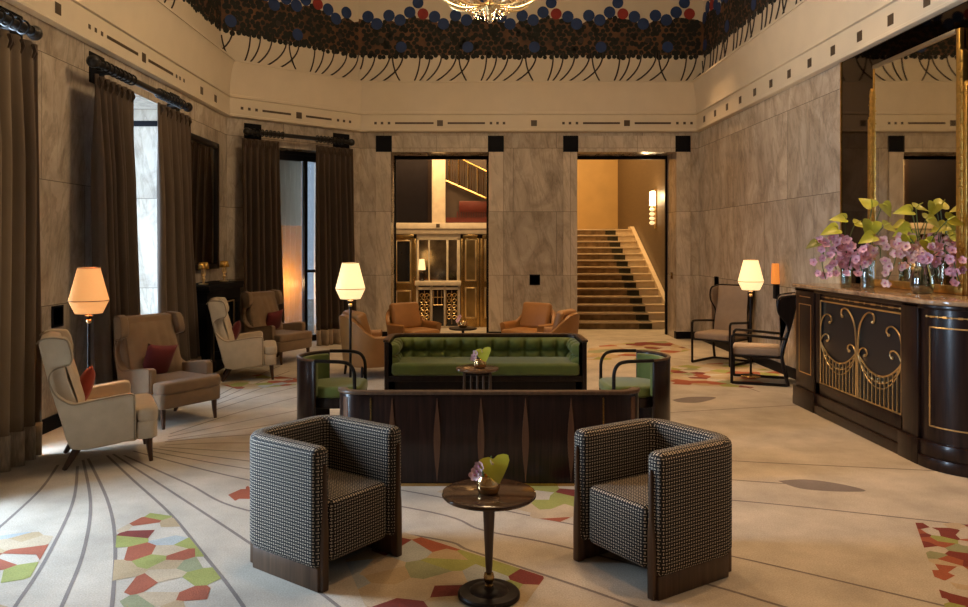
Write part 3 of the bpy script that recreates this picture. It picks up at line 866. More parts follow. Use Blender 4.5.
# --- the two back-to-back banquettes
def banquette(label, loc, rz, hw=1.04, zt=.695, zarm=None):
    t = thing('banquette_sofa', label, 'sofa', loc, rz, 'curved dark wood sofas with green velvet')
    fr_, bk, th = -.30, .32, .045
    def drop(bm):
        if zarm is None: return
        for v in bm.verts:
            if v.co.z > .3: v.co.z -= (zt-zarm)*max(0, min(1, (bk-.19-v.co.y)/(bk-.19-fr_)))
    o, i = u_outline(hw, fr_, bk, .17, th)
    m = nb(); prism(m, o+i, .015, zt, 'z', bev=.008, seg=2); drop(m); obj('shell', m, MACASSAR, t)
    m = nb(); o2, i2 = u_outline(hw+.012, fr_-.01, bk+.012, .18, th+.024); prism(m, o2+i2, zt-.005, zt+.022, 'z', bev=.01, seg=2); drop(m); obj('top_rail', m, WALNUT, t)
    m = nb(); o2, i2 = u_outline(hw+.006, fr_, bk+.006, .172, .03); prism(m, o2+i2, .0, .02, 'z'); obj('brass_base_line', m, BRONZE, t)
    # rosewood inlays let into the outer back
    for x in (-.573, -.253, .06, .369, .685):
        m = nb()
        if abs(x) < .6 or True:
            pts = [(x+.022*math.sin(PI*k/14)**1.3+.002, .03+(zt-.06)*k/14) for k in range(15)]+[(x-.022*math.sin(PI*k/14)**1.3-.002, .03+(zt-.06)*k/14) for k in range(14, -1, -1)]
            prism(m, pts, bk-.002, bk+.0035, 'y'); obj('inlay', m, MACRED, t)
    for x in (-.80, .835):
        m = nb(); box(m, (x-.006, bk-.002, .03), (x+.006, bk+.004, zt-.025)); obj('brass_strip', m, BRONZE, t)
    for s in (-1, 1):
        m = nb(); pts = arc(s*(hw-.17), bk-.17, .172, PI/2, PI/2-s*.9, 5)
        for (x0, y0), (x1, y1) in zip(pts[1:-1], pts[2:]):
            pass
        q = [(x, y) for x, y in arc(s*(hw-.17), bk-.17, .1735, PI/2-s*.55, PI/2-s*.8, 4)]
        w = [(x, y) for x, y in arc(s*(hw-.17), bk-.17, .168, PI/2-s*.55, PI/2-s*.8, 4)]
        prism(m, q+w[::-1], .03, zt-.025, 'z'); obj('inlay', m, MACRED, t)
    # tufted lining following the shell
    inn = u_outline(hw, fr_+.03, bk, .17, th)[1]
    P = [Vector((x, y, 0)) for x, y in inn]
    ds = [0]
    for a, b in zip(P, P[1:]): ds.append(ds[-1]+(b-a).length)
    LT = ds[-1]
    def along(s):
        s = max(0, min(LT, s))
        for k in range(len(P)-1):
            if s <= ds[k+1]+1e-9:
                u = (s-ds[k])/max(1e-9, ds[k+1]-ds[k]); d = (P[k+1]-P[k]).normalized()
                return P[k]+(P[k+1]-P[k])*u, Vector((d.y, -d.x, 0))
        return P[-1], Vector((0, -1, 0))
    cyc, z0, z1 = 17, .40, zt-.018
    mid = Vector((0, 0, 0))
    def f(u, v):
        p, n = along(u*LT)
        p2, _ = along(u*LT-.05); p3, _ = along(u*LT+.05); d = (p3-p2).normalized(); n = Vector((d.y, -d.x, 0))
        q = min(v*1.06, 1); sv = v*2
        cu, cv = abs(math.sin(PI*u*cyc)), abs(math.sin(PI*min(1.98, max(.02, sv))))
        h = .035+.075*(cu**.45)*(cv**.4)
        if v > .97: h = .02
        if v < .02: h = .03
        return p+n*h+Vector((0, 0, z0+(z1-z0)*v))
    m = nb(); surf(m, f, cyc*8, 16); drop(m)
    up = obj('tufted_back', m, VELVET, t, ang=3)
    m = nb(); box(m, (-hw+.075, fr_-.01, .345), (hw-.075, bk-.11, .475), bev=.035, seg=4); obj('seat_cushion', m, VELVET, t, ang=.9)
    m = nb(); box(m, (-hw+th, fr_+.0, .285), (hw-th, fr_+.06, .345), bev=.006); box(m, (-hw+th, fr_+.06, .30), (hw-th, bk-th, .345)); obj('seat_rail', m, DARKWOOD, t)
    m = nb(); box(m, (-hw+.1, fr_+.10, 0), (hw-.1, fr_+.14, .30)); obj('plinth', m, BLACKW, t)
    return t
banquette('dark wood sofa back with light inlay strips, facing away from the camera', (.137, 5.80, 0), PI, 1.08, .645, .50)
banquette('green tufted velvet sofa facing the camera', (.16, 8.30, 0), 0)

# --- barrel chairs at the ends of the sofa group
def barrel_chair(label, loc, rz):
    t = thing('barrel_chair', label, 'armchair', loc, rz, 'open-arm barrel chairs with green seats')
    R0 = .345
    a0, a1 = math.radians(22), math.radians(158)
    out = arc(0, 0, R0, a0, a1, 22); inn = arc(0, 0, R0-.028, a1, a0, 22)
    m = nb(); prism(m, out+inn, .015, .70, 'z', bev=.005); obj('shell', m, MACASSAR, t)
    out = arc(0, 0, R0-.029, a0+.03, a1-.03, 22); inn = arc(0, 0, R0-.075, a1-.05, a0+.05, 22)
    m = nb(); prism(m, out+inn, .40, .692, 'z', bev=.018, seg=3, only=lambda e: all(v.co.z > .6 for v in e.verts)); obj('back_pad', m, VELVET, t)
    m = nb(); pts = []
    a = arc(0, 0, R0-.012, a0, a1, 24)
    L = [(a[0][0], a[0][1], .705)]
    x0 = a[0][0]+.006
    arm = lambda s: smooth_path([(s*x0, a[0][1]-.0, .706), (s*(x0+.012), -.02, .704), (s*(x0+.005), -.11, .698), (s*(x0-.01), -.17, .675), (s*(x0-.018), -.205, .61), (s*(x0-.02), -.21, .50), (s*(x0-.02), -.21, .30), (s*(x0-.02), -.21, 0)], 5)
    tube(m, [(x, y, .706) for x, y in a], .017, 8, flat=.7)
    obj('top_rail', m, WALNUT, t)
    for s in (1, -1):
        m = nb(); tube(m, arm(s), .0155, 8); obj('arm', m, BLACKW, t)
    seat = arc(0, .0, R0-.08, -.12, PI+.12, 20)+[(-.255, -.14), (-.24, -.22), (-.18, -.25), (.18, -.25), (.24, -.22), (.255, -.14)]
    m = nb(); prism(m, seat, .375, .475, 'z', bev=.03, seg=4); obj('seat', m, VELVET, t, ang=.9)
    m = nb(); prism(m, [(x*.98, y*.98) for x, y in seat], .29, .372, 'z', bev=.006); obj('seat_rail', m, DARKWOOD, t)
    return t
barrel_chair('green-seated barrel chair left of the sofas, its rounded back to the left', (-1.185, 6.93, 0), face_rz(1, -.02))
barrel_chair('green-seated barrel chair right of the sofas, its rounded back to the right', (1.43, 6.95, 0), face_rz(-1, -.02))

# --- upholstered wing armchairs on the left
def rot_pts(pts): return pts
def wing_chair(label, loc, rz, cloth, pip):
    t = thing('wing_armchair', label, 'armchair', loc, rz, 'upholstered wing armchairs along the left wall')
    # side profile: q forward from the foot of the back, z up
    S = [(0, .165), (-.035, .25), (-.06, .36), (-.15, .68), (-.215, .965), (-.19, 1.0), (-.13, 1.012), (-.03, 1.002), (.0, .95), (.018, .87), (.016, .825), (-.005, .80), (-.07, .785), (-.110, .76), (-.132, .72), (-.125, .66), (-.09, .585), (-.03, .53), (.04, .502), (.20, .525), (.40, .548), (.438, .54), (.448, .51), (.45, .20), (.30, .17), (.10, .148)]
    Y = lambda q: .26-q
    hw = .35
    for s in (-1, 1):
        m = nb()
        a, b = (hw-.075, hw)
        tt = nb()
        prism(tt, [(Y(q), z) for q, z in S], min(s*a, s*b), max(s*a, s*b), 'x', bev=.018, seg=3)
        for v in tt.verts:       # wings lean in slightly towards the top
            v.co.x -= s*.05*max(0, (v.co.z-.5)/.5)
            if v.co.z > .78 and v.co.y < Y(-.12): v.co.x += s*.035
        merge(m, tt)
        sd = obj('side_wing', m, cloth, t, ang=.9)
        m = nb(); pts = []
        for q, z in S[4:24]:
            x = s*(hw+.001)-s*.05*max(0, (z-.5)/.5)+(s*.035 if z > .78 and q > -.12 else 0)
            pts.append((x, Y(q)+.012, z-.012 if z > .99 else z-.004))
        tube(m, smooth_path(pts, 3), .006, 5); obj('piping', m, pip, sd)
    B = [(0, .165), (-.06, .36), (-.15, .68), (-.215, .965), (-.15, 1.0), (-.075, .985), (-.02, .68), (.08, .40), (.12, .165)]
    m = nb(); tt = nb(); prism(tt, [(Y(q), z) for q, z in B], -hw+.05, hw-.05, 'x', bev=.012, seg=2)
    for v in tt.verts: v.co.x *= 1-.12*max(0, (v.co.z-.5)/.5)
    merge(m, tt); bk = obj('back', m, cloth, t, ang=.9)
    m = nb()
    def f(u, v):
        q, z = -.095+.16*(1-v)+0.0, .42+.53*v
        w = (.58-.06*v)
        x = (u-.5)*w; e = (1-abs(2*u-1)**4)*(1-abs(2*v-1)**6)
        fl = .008*abs(math.sin(PI*u*5))
        return Vector((x, Y(q+.012+.045*e+fl*e), z))
    surf(m, f, 30, 14); obj('back_cushion', m, cloth, bk, ang=3)
    m = nb(); box(m, (-hw+.07, Y(.46), .165), (hw-.07, Y(.03), .33), bev=.015); obj('seat_base', m, cloth, t, ang=.9)
    m = nb(); pl = [(-hw+.08, Y(0)), (-hw+.08, Y(.455)), (-hw+.01, Y(.46)), (-hw+.01, Y(.585)), (-hw+.06, Y(.615)), (hw-.06, Y(.615)), (hw-.01, Y(.585)), (hw-.01, Y(.46)), (hw-.08, Y(.455)), (hw-.08, Y(0))]
    prism(m, pl, .315, .425, 'z', bev=.03, seg=4); obj('seat_cushion', m, cloth, t, ang=.9)
    m = nb(); pl2 = [(-hw+.012, Y(.455)), (-hw+.012, Y(.58)), (-hw+.06, Y(.605)), (hw-.06, Y(.605)), (hw-.012, Y(.58)), (hw-.012, Y(.455))]
    prism(m, pl2, .185, .325, 'z', bev=.018, seg=3); obj('front_border', m, cloth, t, ang=.9)
    for s in (-1, 1):
        m = nb(); tube(m, [(s*.285, Y(.545), .20), (s*.285, Y(.55), .10), (s*.288, Y(.562), 0)], [.028, .022, .015], 8); obj('leg', m, LEGW, t)
        m = nb(); tube(m, [(s*.26, Y(.06), .18), (s*.265, Y(.01), .09), (s*.27, Y(-.045), 0)], [.032, .026, .017], 8); obj('leg', m, LEGW, t)
    return t
PIPB = plain('beige_piping', (.30, .23, .15), .8); PIPT = plain('tan_piping', (.16, .10, .055), .8)
wing_chair('beige wing armchair in front at far left, seen from its side', (-2.90, 6.24, 0), face_rz(.89, .45), BEIGE, PIPB)
wing_chair('tan wing armchair with dark red cushion, behind the front beige one', (-2.90, 7.55, 0), face_rz(.83, -.55), TAN, PIPT)
wing_chair('cream wing armchair seen from its side, in front of the black mantelpiece', (-2.84, 9.98, 0), face_rz(.95, .26), BEIGE, PIPB)
wing_chair('tan wing armchair farthest back, before the curtain of the corner window', (-2.77, 11.35, 0), face_rz(.86, -.48), TAN, PIPT)
def pillow(label, loc, rz, mat, tilt=-1.15, s=.34, roll=0):
    m = nb(); cushion(m, s, s, .12); o = obj('cushion', m, mat, ang=3); tag(o, label, 'cushion', 'red scatter cushions on the wing armchairs')
    o.location = loc; o.rotation_mode = 'XYZ'; o.rotation_euler = (PI/2+.35, roll, rz)
    return o
def on_chair(loc, rz, x, y, z):
    p = Matrix.Rotation(rz, 4, 'Z') @ Vector((x, y, z)); return Vector(loc)+p
for lab, loc, rz, mt, x, rl in (
    ('rust red cushion half hidden in the front beige wing armchair', (-2.90, 6.24, 0), face_rz(.89, .45), ORV, .05, .1),
    ('dark red cushion in the tan wing armchair nearest to the camera', (-2.90, 7.55, 0), face_rz(.83, -.55), REDV, -.02, .12),
    ('red cushion half hidden in the cream wing armchair before the mantelpiece', (-2.84, 9.98, 0), face_rz(.95, .26), REDV, .05, .1),
    ('dark red cushion in the farthest tan wing armchair', (-2.77, 11.35, 0), face_rz(.86, -.48), REDV, .05, -.1)):
    pillow(lab, on_chair(loc, rz, x, .165, .565), rz, mt, roll=rl)

# --- open framed wing chairs on the right
def frame_chair(label, loc, rz):
    t = thing('open_frame_wing_chair', label, 'armchair', loc, rz, 'black framed wing chairs by the right wall')
    Y = lambda q: .30-q
    hw = .29
    for s in (-1, 1):
        m = nb(); x = s*hw
        tube(m, smooth_path([(x, Y(.60), .01), (x, Y(.60), .30), (x, Y(.60), .545), (x, Y(.585), .585), (x, Y(.54), .60), (x, Y(.25), .585), (x, Y(-.02), .565)], 4), .017, 8)
        obj('arm_frame', m, BLACKW, t)
        m = nb(); tube(m, [(x, Y(.60), .018), (x, Y(-.03), .018)], .017, 8); obj('runner', m, BLACKW, t)
        m = nb(); tube(m, smooth_path([(x, Y(-.04), .01), (x*.97, Y(.015), .22), (x*.95, Y(.03), .40), (x*.93, Y(-.03), .62), (x*.93, Y(-.10), .9), (x*.95, Y(-.135), 1.09)], 4), .019, 8); obj('back_leg', m, BLACKW, t)
    m = nb(); tube(m, [(-hw, Y(.59), .34), (hw, Y(.59), .34)], .015, 8); obj('front_rail', m, BLACKW, t)
    m = nb(); tube(m, [(-hw, Y(-.02), .018), (hw, Y(-.02), .018)], .015, 8); obj('back_rail', m, BLACKW, t)
    m = nb(); box(m, (-hw+.02, Y(.585), .325), (hw-.02, Y(.02), .345)); obj('seat_board', m, BLACKW, t)
    m = nb(); box(m, (-hw+.022, Y(.60), .345), (hw-.022, Y(.05), .445), bev=.03, seg=4); obj('seat_cushion', m, TAUPE, t, ang=.9)
    B = [(.03, .36), (-.03, .62), (-.10, .9), (-.138, 1.085)]
    m = nb(); tt = nb(); prism(tt, [(Y(q), z) for q, z in B]+[(Y(q+.045), z) for q, z in B[::-1]], -hw+.03, hw-.03, 'x', bev=.01); merge(m, tt)
    bk = obj('backrest', m, TAUPE, t, ang=.9)
    m = nb(); tt = nb(); prism(tt, [(Y(q-.012), z) for q, z in B]+[(Y(q), z) for q, z in B[::-1]], -hw+.02, hw-.02, 'x'); merge(m, tt); obj('back_shell', m, BLACKW, t)
    V = [(-.138, 1.085), (.03, 1.06), (.068, 1.02), (.078, .95), (.066, .88), (.03, .82), (-.02, .755), (-.04, .70), (-.035, .62), (.0, .50), (.01, .40), (.03, .36)]
    for s in (-1, 1):
        m = nb(); tt = nb(); poly = [(Y(q), z) for q, z in V]+[(Y(q), z) for q, z in ((-.0, .50), (-.03, .62), (-.10, .9))]
        a, b = hw-.04, hw-.012
        prism(tt, poly, min(s*a, s*b), max(s*a, s*b), 'x', bev=.006)
        fw = tt
        for v in fw.verts:
            f_ = max(0, (Y(-.02)-v.co.y)); v.co.x += s*.25*f_*(v.co.z > .7)
        merge(m, fw); w = obj('wing', m, TAUPE, t)
        m = nb(); tt = nb(); prism(tt, poly, min(s*(b+.001), s*(b+.012)), max(s*(b+.001), s*(b+.012)), 'x')
        for v in tt.verts:
            f_ = max(0, (Y(-.02)-v.co.y)); v.co.x += s*.25*f_*(v.co.z > .7)
        merge(m, tt); sh = obj('wing_shell', m, BLACKW, w)
        m = nb(); pts = [(s*(b-.004)+s*.25*max(0, (Y(-.02)-Y(q)))*(z > .7), Y(q+.004), z+(.006 if z > 1.05 else 0)) for q, z in V]
        tube(m, smooth_path(pts, 3), .012, 6); obj('wing_edge', m, BLACKW, w)
    m = nb(); tube(m, [(-hw+.02, Y(-.14), 1.092), (hw-.02, Y(-.14), 1.092)], .014, 8); obj('top_rail', m, BLACKW, t)
    return t
frame_chair('black framed wing chair in the back right corner, seat towards the camera', (3.60, 11.17, 0), face_rz(-.72, -.69))
frame_chair('black framed wing chair beside the console, seen from its dark side', (3.57, 9.66, 0), face_rz(-.934, .357))

# --- cognac leather club chairs behind the green sofa
def leather_chair(label, loc, rz):
    t = thing('leather_club_chair', label, 'armchair', loc, rz, 'cognac leather club chairs behind the green sofa')
    def plan(u):           # outer line of the shell from one front corner round the back to the other
        a = -.45+u*(PI+.9)
        x = .37*math.copysign(abs(math.cos(a))**.75, math.cos(a)); y = .36*math.copysign(abs(math.sin(a))**.8, math.sin(a)) if a > 0 and a < PI else math.sin(a)*.62
        return x, y
    def ht(u):
        e = math.sin(PI*u)
        return .50+.25*max(0, (e-.55)/.45)**1.2
    def sh(u, v):
        # v: 0 outer foot ->.45 outer top ->.55 inner top ->1 inner foot
        x, y = plan(u); h = ht(u); fl = .92
        if v <= .45: k = v/.45; z = .15+(h-.15)*k; s = .88+.14*k
        elif v <= .55: k = (v-.45)/.1; z = h+.02*math.sin(PI*k); s = 1.02-.16*k
        else: k = (v-.55)/.45; z = h-(h-.2)*k; s = .86-.10*k
        return Vector((x*s, y*s+.02, z))
    m = nb(); surf(m, sh, 40, 20)
    tt = m
    # close the two arm fronts
    tt.verts.ensure_lookup_table()
    for i in (0, 40):
        vs = [tt.verts[i*21+j] for j in range(21)]
        try: tt.faces.new(vs)
        except ValueError: pass
    bmesh.ops.recalc_face_normals(tt, faces=tt.faces)
    obj('shell', m, LEATHER, t, ang=1.0)
    m = nb(); box(m, (-.26, -.36, .20), (.26, .22, .43), bev=.045, seg=4); obj('seat_cushion', m, LEATHER, t, ang=.9)
    m = nb(); M = Matrix.Translation((0, .20, .60)) @ Matrix.Rotation(-.28, 4, 'X')
    box(m, (-.25, -.06, -.20), (.25, .07, .21), bev=.05, seg=4, M=M); obj('back_cushion', m, LEATHER, t, ang=.9)
    for sx in (-1, 1):
        for y in (-.24, .24):
            m = nb(); tube(m, [(sx*.24, y, .20), (sx*.26, y*1.08, 0)], [.022, .014], 8); obj('leg', m, BLACKW, t)
    return t
leather_chair('cognac leather club chair behind the left end of the green sofa, seen from behind', (-1.24, 10.1, 0), face_rz(.86, .5)).scale = (1.12, 1.12, 1.05)
leather_chair('cognac leather club chair at back left, cushion towards the camera', (-.86, 11.75, 0), face_rz(.62, -.78))
leather_chair('cognac leather club chair at back right, cushion towards the camera', (.88, 11.75, 0), face_rz(-.62, -.78))
leather_chair('cognac leather club chair at the right end of the green sofa, rounded back rightmost', (1.10, 10.75, 0), face_rz(-.86, .5))

# ------------------------------------------------------------------ tables
t = thing('pedestal_table', 'small round dark wood table between the two tub armchairs', 'table', (.0915, 3.765, 0))
m = nb(); lathe(m, [(.05, .475), (.19, .478), (.222, .484), (.228, .492), (.226, .502), (.218, .506), (.0, .506)], n=56, caps=False)
obj('tabletop', m, wood('table_veneer', (.03, .014, .008), (.10, .05, .022), .12, .5, sc=(2, 12, 2), scale=2), t)
m = nb(); lathe(m, [(.018, .475), (.026, .468), (.034, .462), (.034, .455), (.030, .44), (.017, .15), (.014, .115)], n=20); obj('stem', m, WALNUT, t)
m = nb(); lathe(m, [(.012, .118), (.022, .112), (.026, .095), (.024, .078), (.016, .064), (.016, .06), (.022, .056), (.022, .05)], n=20); obj('brass_knop', m, BRONZE, t); 
m = nb(); lathe(m, [(.145, 0), (.150, .006), (.150, .018), (.143, .026), (.095, .030), (.085, .040), (.04, .050), (.012, .054)], n=44); obj('base', m, DARKWOOD, t)
t = thing('slatted_side_table', 'small dark oval-topped table with slatted pedestal before the green sofa', 'table', (.065, 6.98, 0))
m = nb(); lathe(m, [(.15, .565), (.185, .572), (.195, .582), (.192, .592), (.185, .596), (0, .596)], n=44, caps=False); obj('tabletop', m, wood('warm_veneer', (.10, .045, .02), (.2, .10, .045), .15, .5, sc=(2, 10, 2), scale=2), t)
for sx in (-1, 1):
    for sy in (-1, 1):
        m = nb(); box(m, (sx*.115-.012, sy*.1-.012, 0), (sx*.115+.012, sy*.1+.012, .568), bev=.004); obj('leg', m, WALNUT, t)
for k in range(3):
    for sy in (-1, 1):
        m = nb(); tube(m, [(-.055+.055*k, sy*.1, .10), (-.055+.055*k, sy*.1, .54)], .009, 8); obj('slat', m, WALNUT, t)
m = nb(); box(m, (-.125, -.11, .06), (.125, .11, .10), bev=.004); obj('shelf', m, DARKWOOD, t)
m = nb(); box(m, (-.12, -.105, .54), (.12, .105, .568)); obj('apron', m, DARKWOOD, t)
t = thing('round_side_table', 'small dark round table between the leather chairs at the back', 'table', (-.10, 11.1, 0))
m = nb(); lathe(m, [(.19, .485), (.2, .49), (.2, .505), (.19, .51), (0, .51)], n=32, caps=False); obj('tabletop', m, BLACKW, t)
m = nb(); lathe(m, [(.02, .03), (.02, .487)], n=12); obj('stem', m, BLACKW, t)
m = nb(); lathe(m, [(.15, 0), (.15, .015), (.03, .035)], n=24); obj('base', m, BLACKW, t)

# table flowers
def petal_mesh(bm, c, n, r, mi, rnd, k=5, cup=.25, lip=True):
    """one orchid-like blossom facing n"""
    n = Vector(n).normalized(); a = n.orthogonal().normalized(); b = n.cross(a); off = rnd.uniform(0, 6)
    for q in range(k):
        th = off+2*PI*q/k; d = a*math.cos(th)+b*math.sin(th); s = n.cross(d); L = r*(1.0 if q % 2 else .88)
        pts = []
        for (l, w) in ((.06, .06), (.3, .34), (.62, .46), (.88, .30), (1.0, .04)):
            pts.append((c+d*L*l+n*cup*r*(l**2-.25)-n*r*.0, w*L))
        t = nb(); prev = None
        for p, w in pts:
            cur = (t.verts.new(p+s*w+n*.08*r), t.verts.new(p), t.verts.new(p-s*w+n*.08*r))
            if prev:
                t.faces.new([prev[0], prev[1], cur[1], cur[0]]); t.faces.new([prev[1], prev[2], cur[2], cur[1]])
            prev = cur
        merge(bm, t, None, mi)
    if lip: ball(bm, c+n*r*.16, r*.2, 6, mi=mi+1)
def heart(bm, c, n, up, L, Wd, mi=0, cup=.18):
    """heart-shaped leaf: c at the stalk, pointing along up, facing n"""
    n, up = Vector(n).normalized(), Vector(up); up = (up-n*up.dot(n)).normalized(); s = n.cross(up)
    prof = [(-.10, .10, .40), (-.06, .02, .52), (.0, .0, .60), (.2, 0, .60), (.42, 0, .48), (.65, 0, .31), (.85, 0, .14), (1.0, 0, .0)]
    t = nb(); rows = []
    for l, i0, w in prof:
        row = []
        for k in range(-4, 5):
            f = k/4; aw = i0+(w-i0)*abs(f)
            x = math.copysign(aw, f) if k else 0
            ll = l if (k or i0 == 0) else .0
            if i0 > 0 and k == 0: ll = .02
            row.append(t.verts.new(c+up*L*ll+s*Wd*x*.9+n*(cup*L*(abs(x)**1.5)-.22*L*max(0, l)**2)))
        rows.append(row)
    for a, b in zip(rows, rows[1:]):
        for k in range(8):
            try: t.faces.new([a[k], a[k+1], b[k+1], b[k]])
            except ValueError: pass
    bmesh.ops.remove_doubles(t, verts=t.verts, dist=1e-5)
    merge(bm, t, None, mi)
rnd = random.Random(12)
def flower_bowl(label, lf, lp, loc, s=1.0, pink=True, leaf=1.0):
    m = nb(); lathe(m, [(.030*s, 0), (.042*s, .006*s), (.050*s, .03*s), (.049*s, .048*s), (.040*s, .068*s), (.036*s, .072*s), (.034*s, .069*s), (.042*s, .045*s), (.03*s, .012*s)], n=24, caps=True)
    v = obj('brass_bowl', m, plain('polished_brass', (.85, .58, .28), .16, metal=1), ang=.9); v.location = loc; tag(v, label, 'vase', 'small brass flower bowls')
    c = Vector(loc)+Vector((0, 0, .075*s))
    if lf:
        m = nb(); L = .105*s*leaf
        heart(m, c+Vector((.020*s, -.035, .072*s)), (-.2, -1, .35), (.22, -.25, -1), L*.95, L*1.1, cup=.12)
        tube(m, [c+Vector((.0, 0, -.05*s)), c+Vector((.005, -.005, .04*s)), c+Vector((.012*s, -.018, .077*s))], .004*s, 6, mi=1)
        tube(m, [c+Vector((.018*s, -.034, .05*s)), c+Vector((.014*s, -.06*s, .06*s)), c+Vector((0.006, -.075*s, .08*s))], [.005*s, .005*s, .002], 6, mi=2)
        o = obj('anthurium_bloom', m, [plain('yellow_lime_bloom', (.60, .55, .05), .35, vary=.15), STEM, plain('cream_spadix', (.75, .62, .35), .5)], ang=3); tag(o, lf, 'flower', 'lime anthurium blooms on the tables')
    if lp:
        m = nb()
        for dx, dz in ((-.045, .02), (-.036, .042), (-.055, .004)) if pink else ():
            petal_mesh(m, c+Vector((dx*s, -.03*s, dz*s)), (rnd.uniform(-.7, .1), -1, rnd.uniform(-.2, .6)), .026*s, 0, rnd)
        tube(m, [c+Vector((-.015*s, 0, -.05*s)), c+Vector((-.02*s, -.015*s, 0)), c+Vector((-.025*s, -.022*s, .03*s))], .004*s, 6, mi=2)
        o = obj('pink_blossoms', m, [plain('pale_blossom', (.75, .48, .48), .6, vary=.25, scale=40), LIP, STEM], ang=3); tag(o, lp, 'flower', 'pink blossoms on the tables')
flower_bowl('brass bowl with lime bloom on the round table in front', 'lime green heart-shaped bloom in the bowl on the round table in front', 'pale pink blossom at the left of the front table bowl', (.088, 3.745, .506), 1.18)
flower_bowl('brass bowl with yellow bloom on the slatted table before the green sofa', 'yellow bloom in the bowl before the green sofa', 'pale blossom in the bowl before the green sofa', (.09, 6.96, .596), 1.15)
flower_bowl('small bowl of pink flowers on the table between the leather chairs', None, 'pink and white flowers on the table between the leather chairs', (-.10, 11.08, .51), 1.35)
# ------------------------------------------------------------------ floor lamps
def floor_lamp(label, loc, shade):
    t = thing('floor_lamp', label, 'floor lamp', loc, 0, 'tall floor lamps with faceted shades')
    m = nb(); lathe(m, [(.14, 0), (.14, .012), (.13, .02), (.03, .028), (.02, .05)], n=32); obj('base', m, BRONZE, t)
    m = nb(); tube(m, [(0, 0, .03), (0, 0, .6), (0, 0, 1.10)], [.014, .014, .014], 12); obj('pole', m, BLACKW, t)
    m = nb(); ball(m, (0, 0, 1.045), .024, 12); obj('knob', m, BRASS, t)
    m = nb(); lathe(m, [(.014, 1.06), (.03, 1.075), (.034, 1.09), (.014, 1.10)], n=16); obj('collar', m, BLACKW, t)
    m = nb(); lathe(m, [(.088, 1.50), (.158, 1.225), (.156, 1.215), (.108, 1.112)], n=40, caps=False)
    sh = obj('lamp_shade', m, shade, t, ang=.3); s = sh.modifiers.new('thickness', 'SOLIDIFY'); s.thickness = .004
    m = nb(); tube(m, [(.1585*math.cos(2*PI*k/40), .1585*math.sin(2*PI*k/40), 1.22) for k in range(40)], .004, 6, True)
    tube(m, [(.089*math.cos(2*PI*k/40), .089*math.sin(2*PI*k/40), 1.498) for k in range(40)], .004, 6, True)
    obj('band', m, plain('shade_band', (.42, .26, .12), .7), sh)
    m = nb(); box(m, (-.087, -.003, 1.485), (.087, .003, 1.489)); box(m, (-.003, -.087, 1.485), (.003, .087, 1.489)); tube(m, [(0, 0, 1.10), (0, 0, 1.487)], .005, 6); obj('shade_carrier', m, BRASS, t)
    return t
floor_lamp('floor lamp with glowing orange shade between the wing armchairs at left', (-3.24, 6.63, 0), SHADEO)
floor_lamp('floor lamp with bright cream shade behind the left barrel chair', (-1.285, 8.38, 0), SHADE)
floor_lamp('floor lamp with bright cream shade between the black framed chairs', (3.60, 10.0, 0), SHADE)

# ------------------------------------------------------------------ mantelpiece, its mirror and brass lamps
t = thing('fireplace', 'black fireplace with mantel shelf on the left wall', 'fireplace', (XL, 10.85, 0))
y0, y1 = -.72, .72
m = nb(); box(m, (0, y0-.06, 1.10), (.46, y1+.06, 1.155), bev=.008); box(m, (0, y0-.03, 1.06), (.46, y1+.03, 1.10), bev=.006); obj('mantel_shelf', m, BLACKST, t)
m = nb(); box(m, (0, y0, .92), (.42, y1, 1.06), bev=.004); obj('frieze', m, BLACKST, t)
for s in (-1, 1):
    m = nb(); a, b = sorted((s*.72, s*.47)); box(m, (0, a, .14), (.42, b, .92), bev=.004); box(m, (.42, a+.05, .2), (.432, b-.05, .86), bev=.004); obj('jamb', m, BLACKST, t)
    m = nb(); box(m, (0, a-.02, 0), (.45, b+.02, .14), bev=.006); obj('jamb_foot', m, BLACKST, t)
m = nb(); box(m, (.0, -.47, 0), (.03, .47, .92)); obj('firebox', m, plain('soot', (.01, .009, .008), .9), t)
m = nb(); box(m, (.0, -.46, .0), (.46, .46, .03), bev=.004); obj('hearth', m, BLACKST, t)
m = nb()
for y, z0, z1 in ((-.45, .03, .9), (.45, .03, .9)): box(m, (.40, y-.012, z0), (.415, y+.012, z1))
box(m, (.40, -.46, .88), (.415, .46, .9)); obj('brass_trim', m, BRASS, t)
t = thing('wall_mirror', 'tall black framed mirror above the mantelpiece', 'mirror', (XL, 10.85, 0))
m = nb()
for lo, hi in (((0, -.92, 1.33), (.05, -.84, 3.21)), ((0, .84, 1.33), (.05, .92, 3.21)), ((0, -.84, 1.33), (.05, .84, 1.41)), ((0, -.84, 3.13), (.05, .84, 3.21))): box(m, lo, hi, bev=.006)
obj('frame', m, BLACKW, t)
m = nb(); box(m, (.002, -.84, 1.41), (.015, .84, 3.13)); obj('glass', m, plain('grey_mirror', (.55, .52, .46), .02, metal=1, vary=.03), t)
def mantel_lamp(label, y):
    t = thing('brass_lamp', label, 'lamp', (XL+.27, y, 1.155), 0, 'brass lamps on the mantelpiece')
    m = nb(); box(m, (-.05, -.05, 0), (.05, .05, .02), bev=.004); obj('base', m, BRASS, t)
    m = nb(); tube(m, [(0, 0, .02), (0, 0, .26)], .014, 10); ball(m, (0, 0, .08), .026, 10); obj('stem', m, BRASS, t)
    m = nb()
    for s in (-1, 1): tube(m, smooth_path([(0, 0, .14), (0, s*.05, .12), (0, s*.075, .16), (0, s*.075, .22)], 4), .008, 8)
    obj('arms', m, BRASS, t)
    for s in (-1, 1):
        m = nb(); lathe(m, [(.048, .21), (.034, .30)], (0, s*.075, 0), 16, caps=False); sh = obj('lamp_shade', m, GOLD, t); mo = sh.modifiers.new('thickness', 'SOLIDIFY'); mo.thickness = .003
    return t
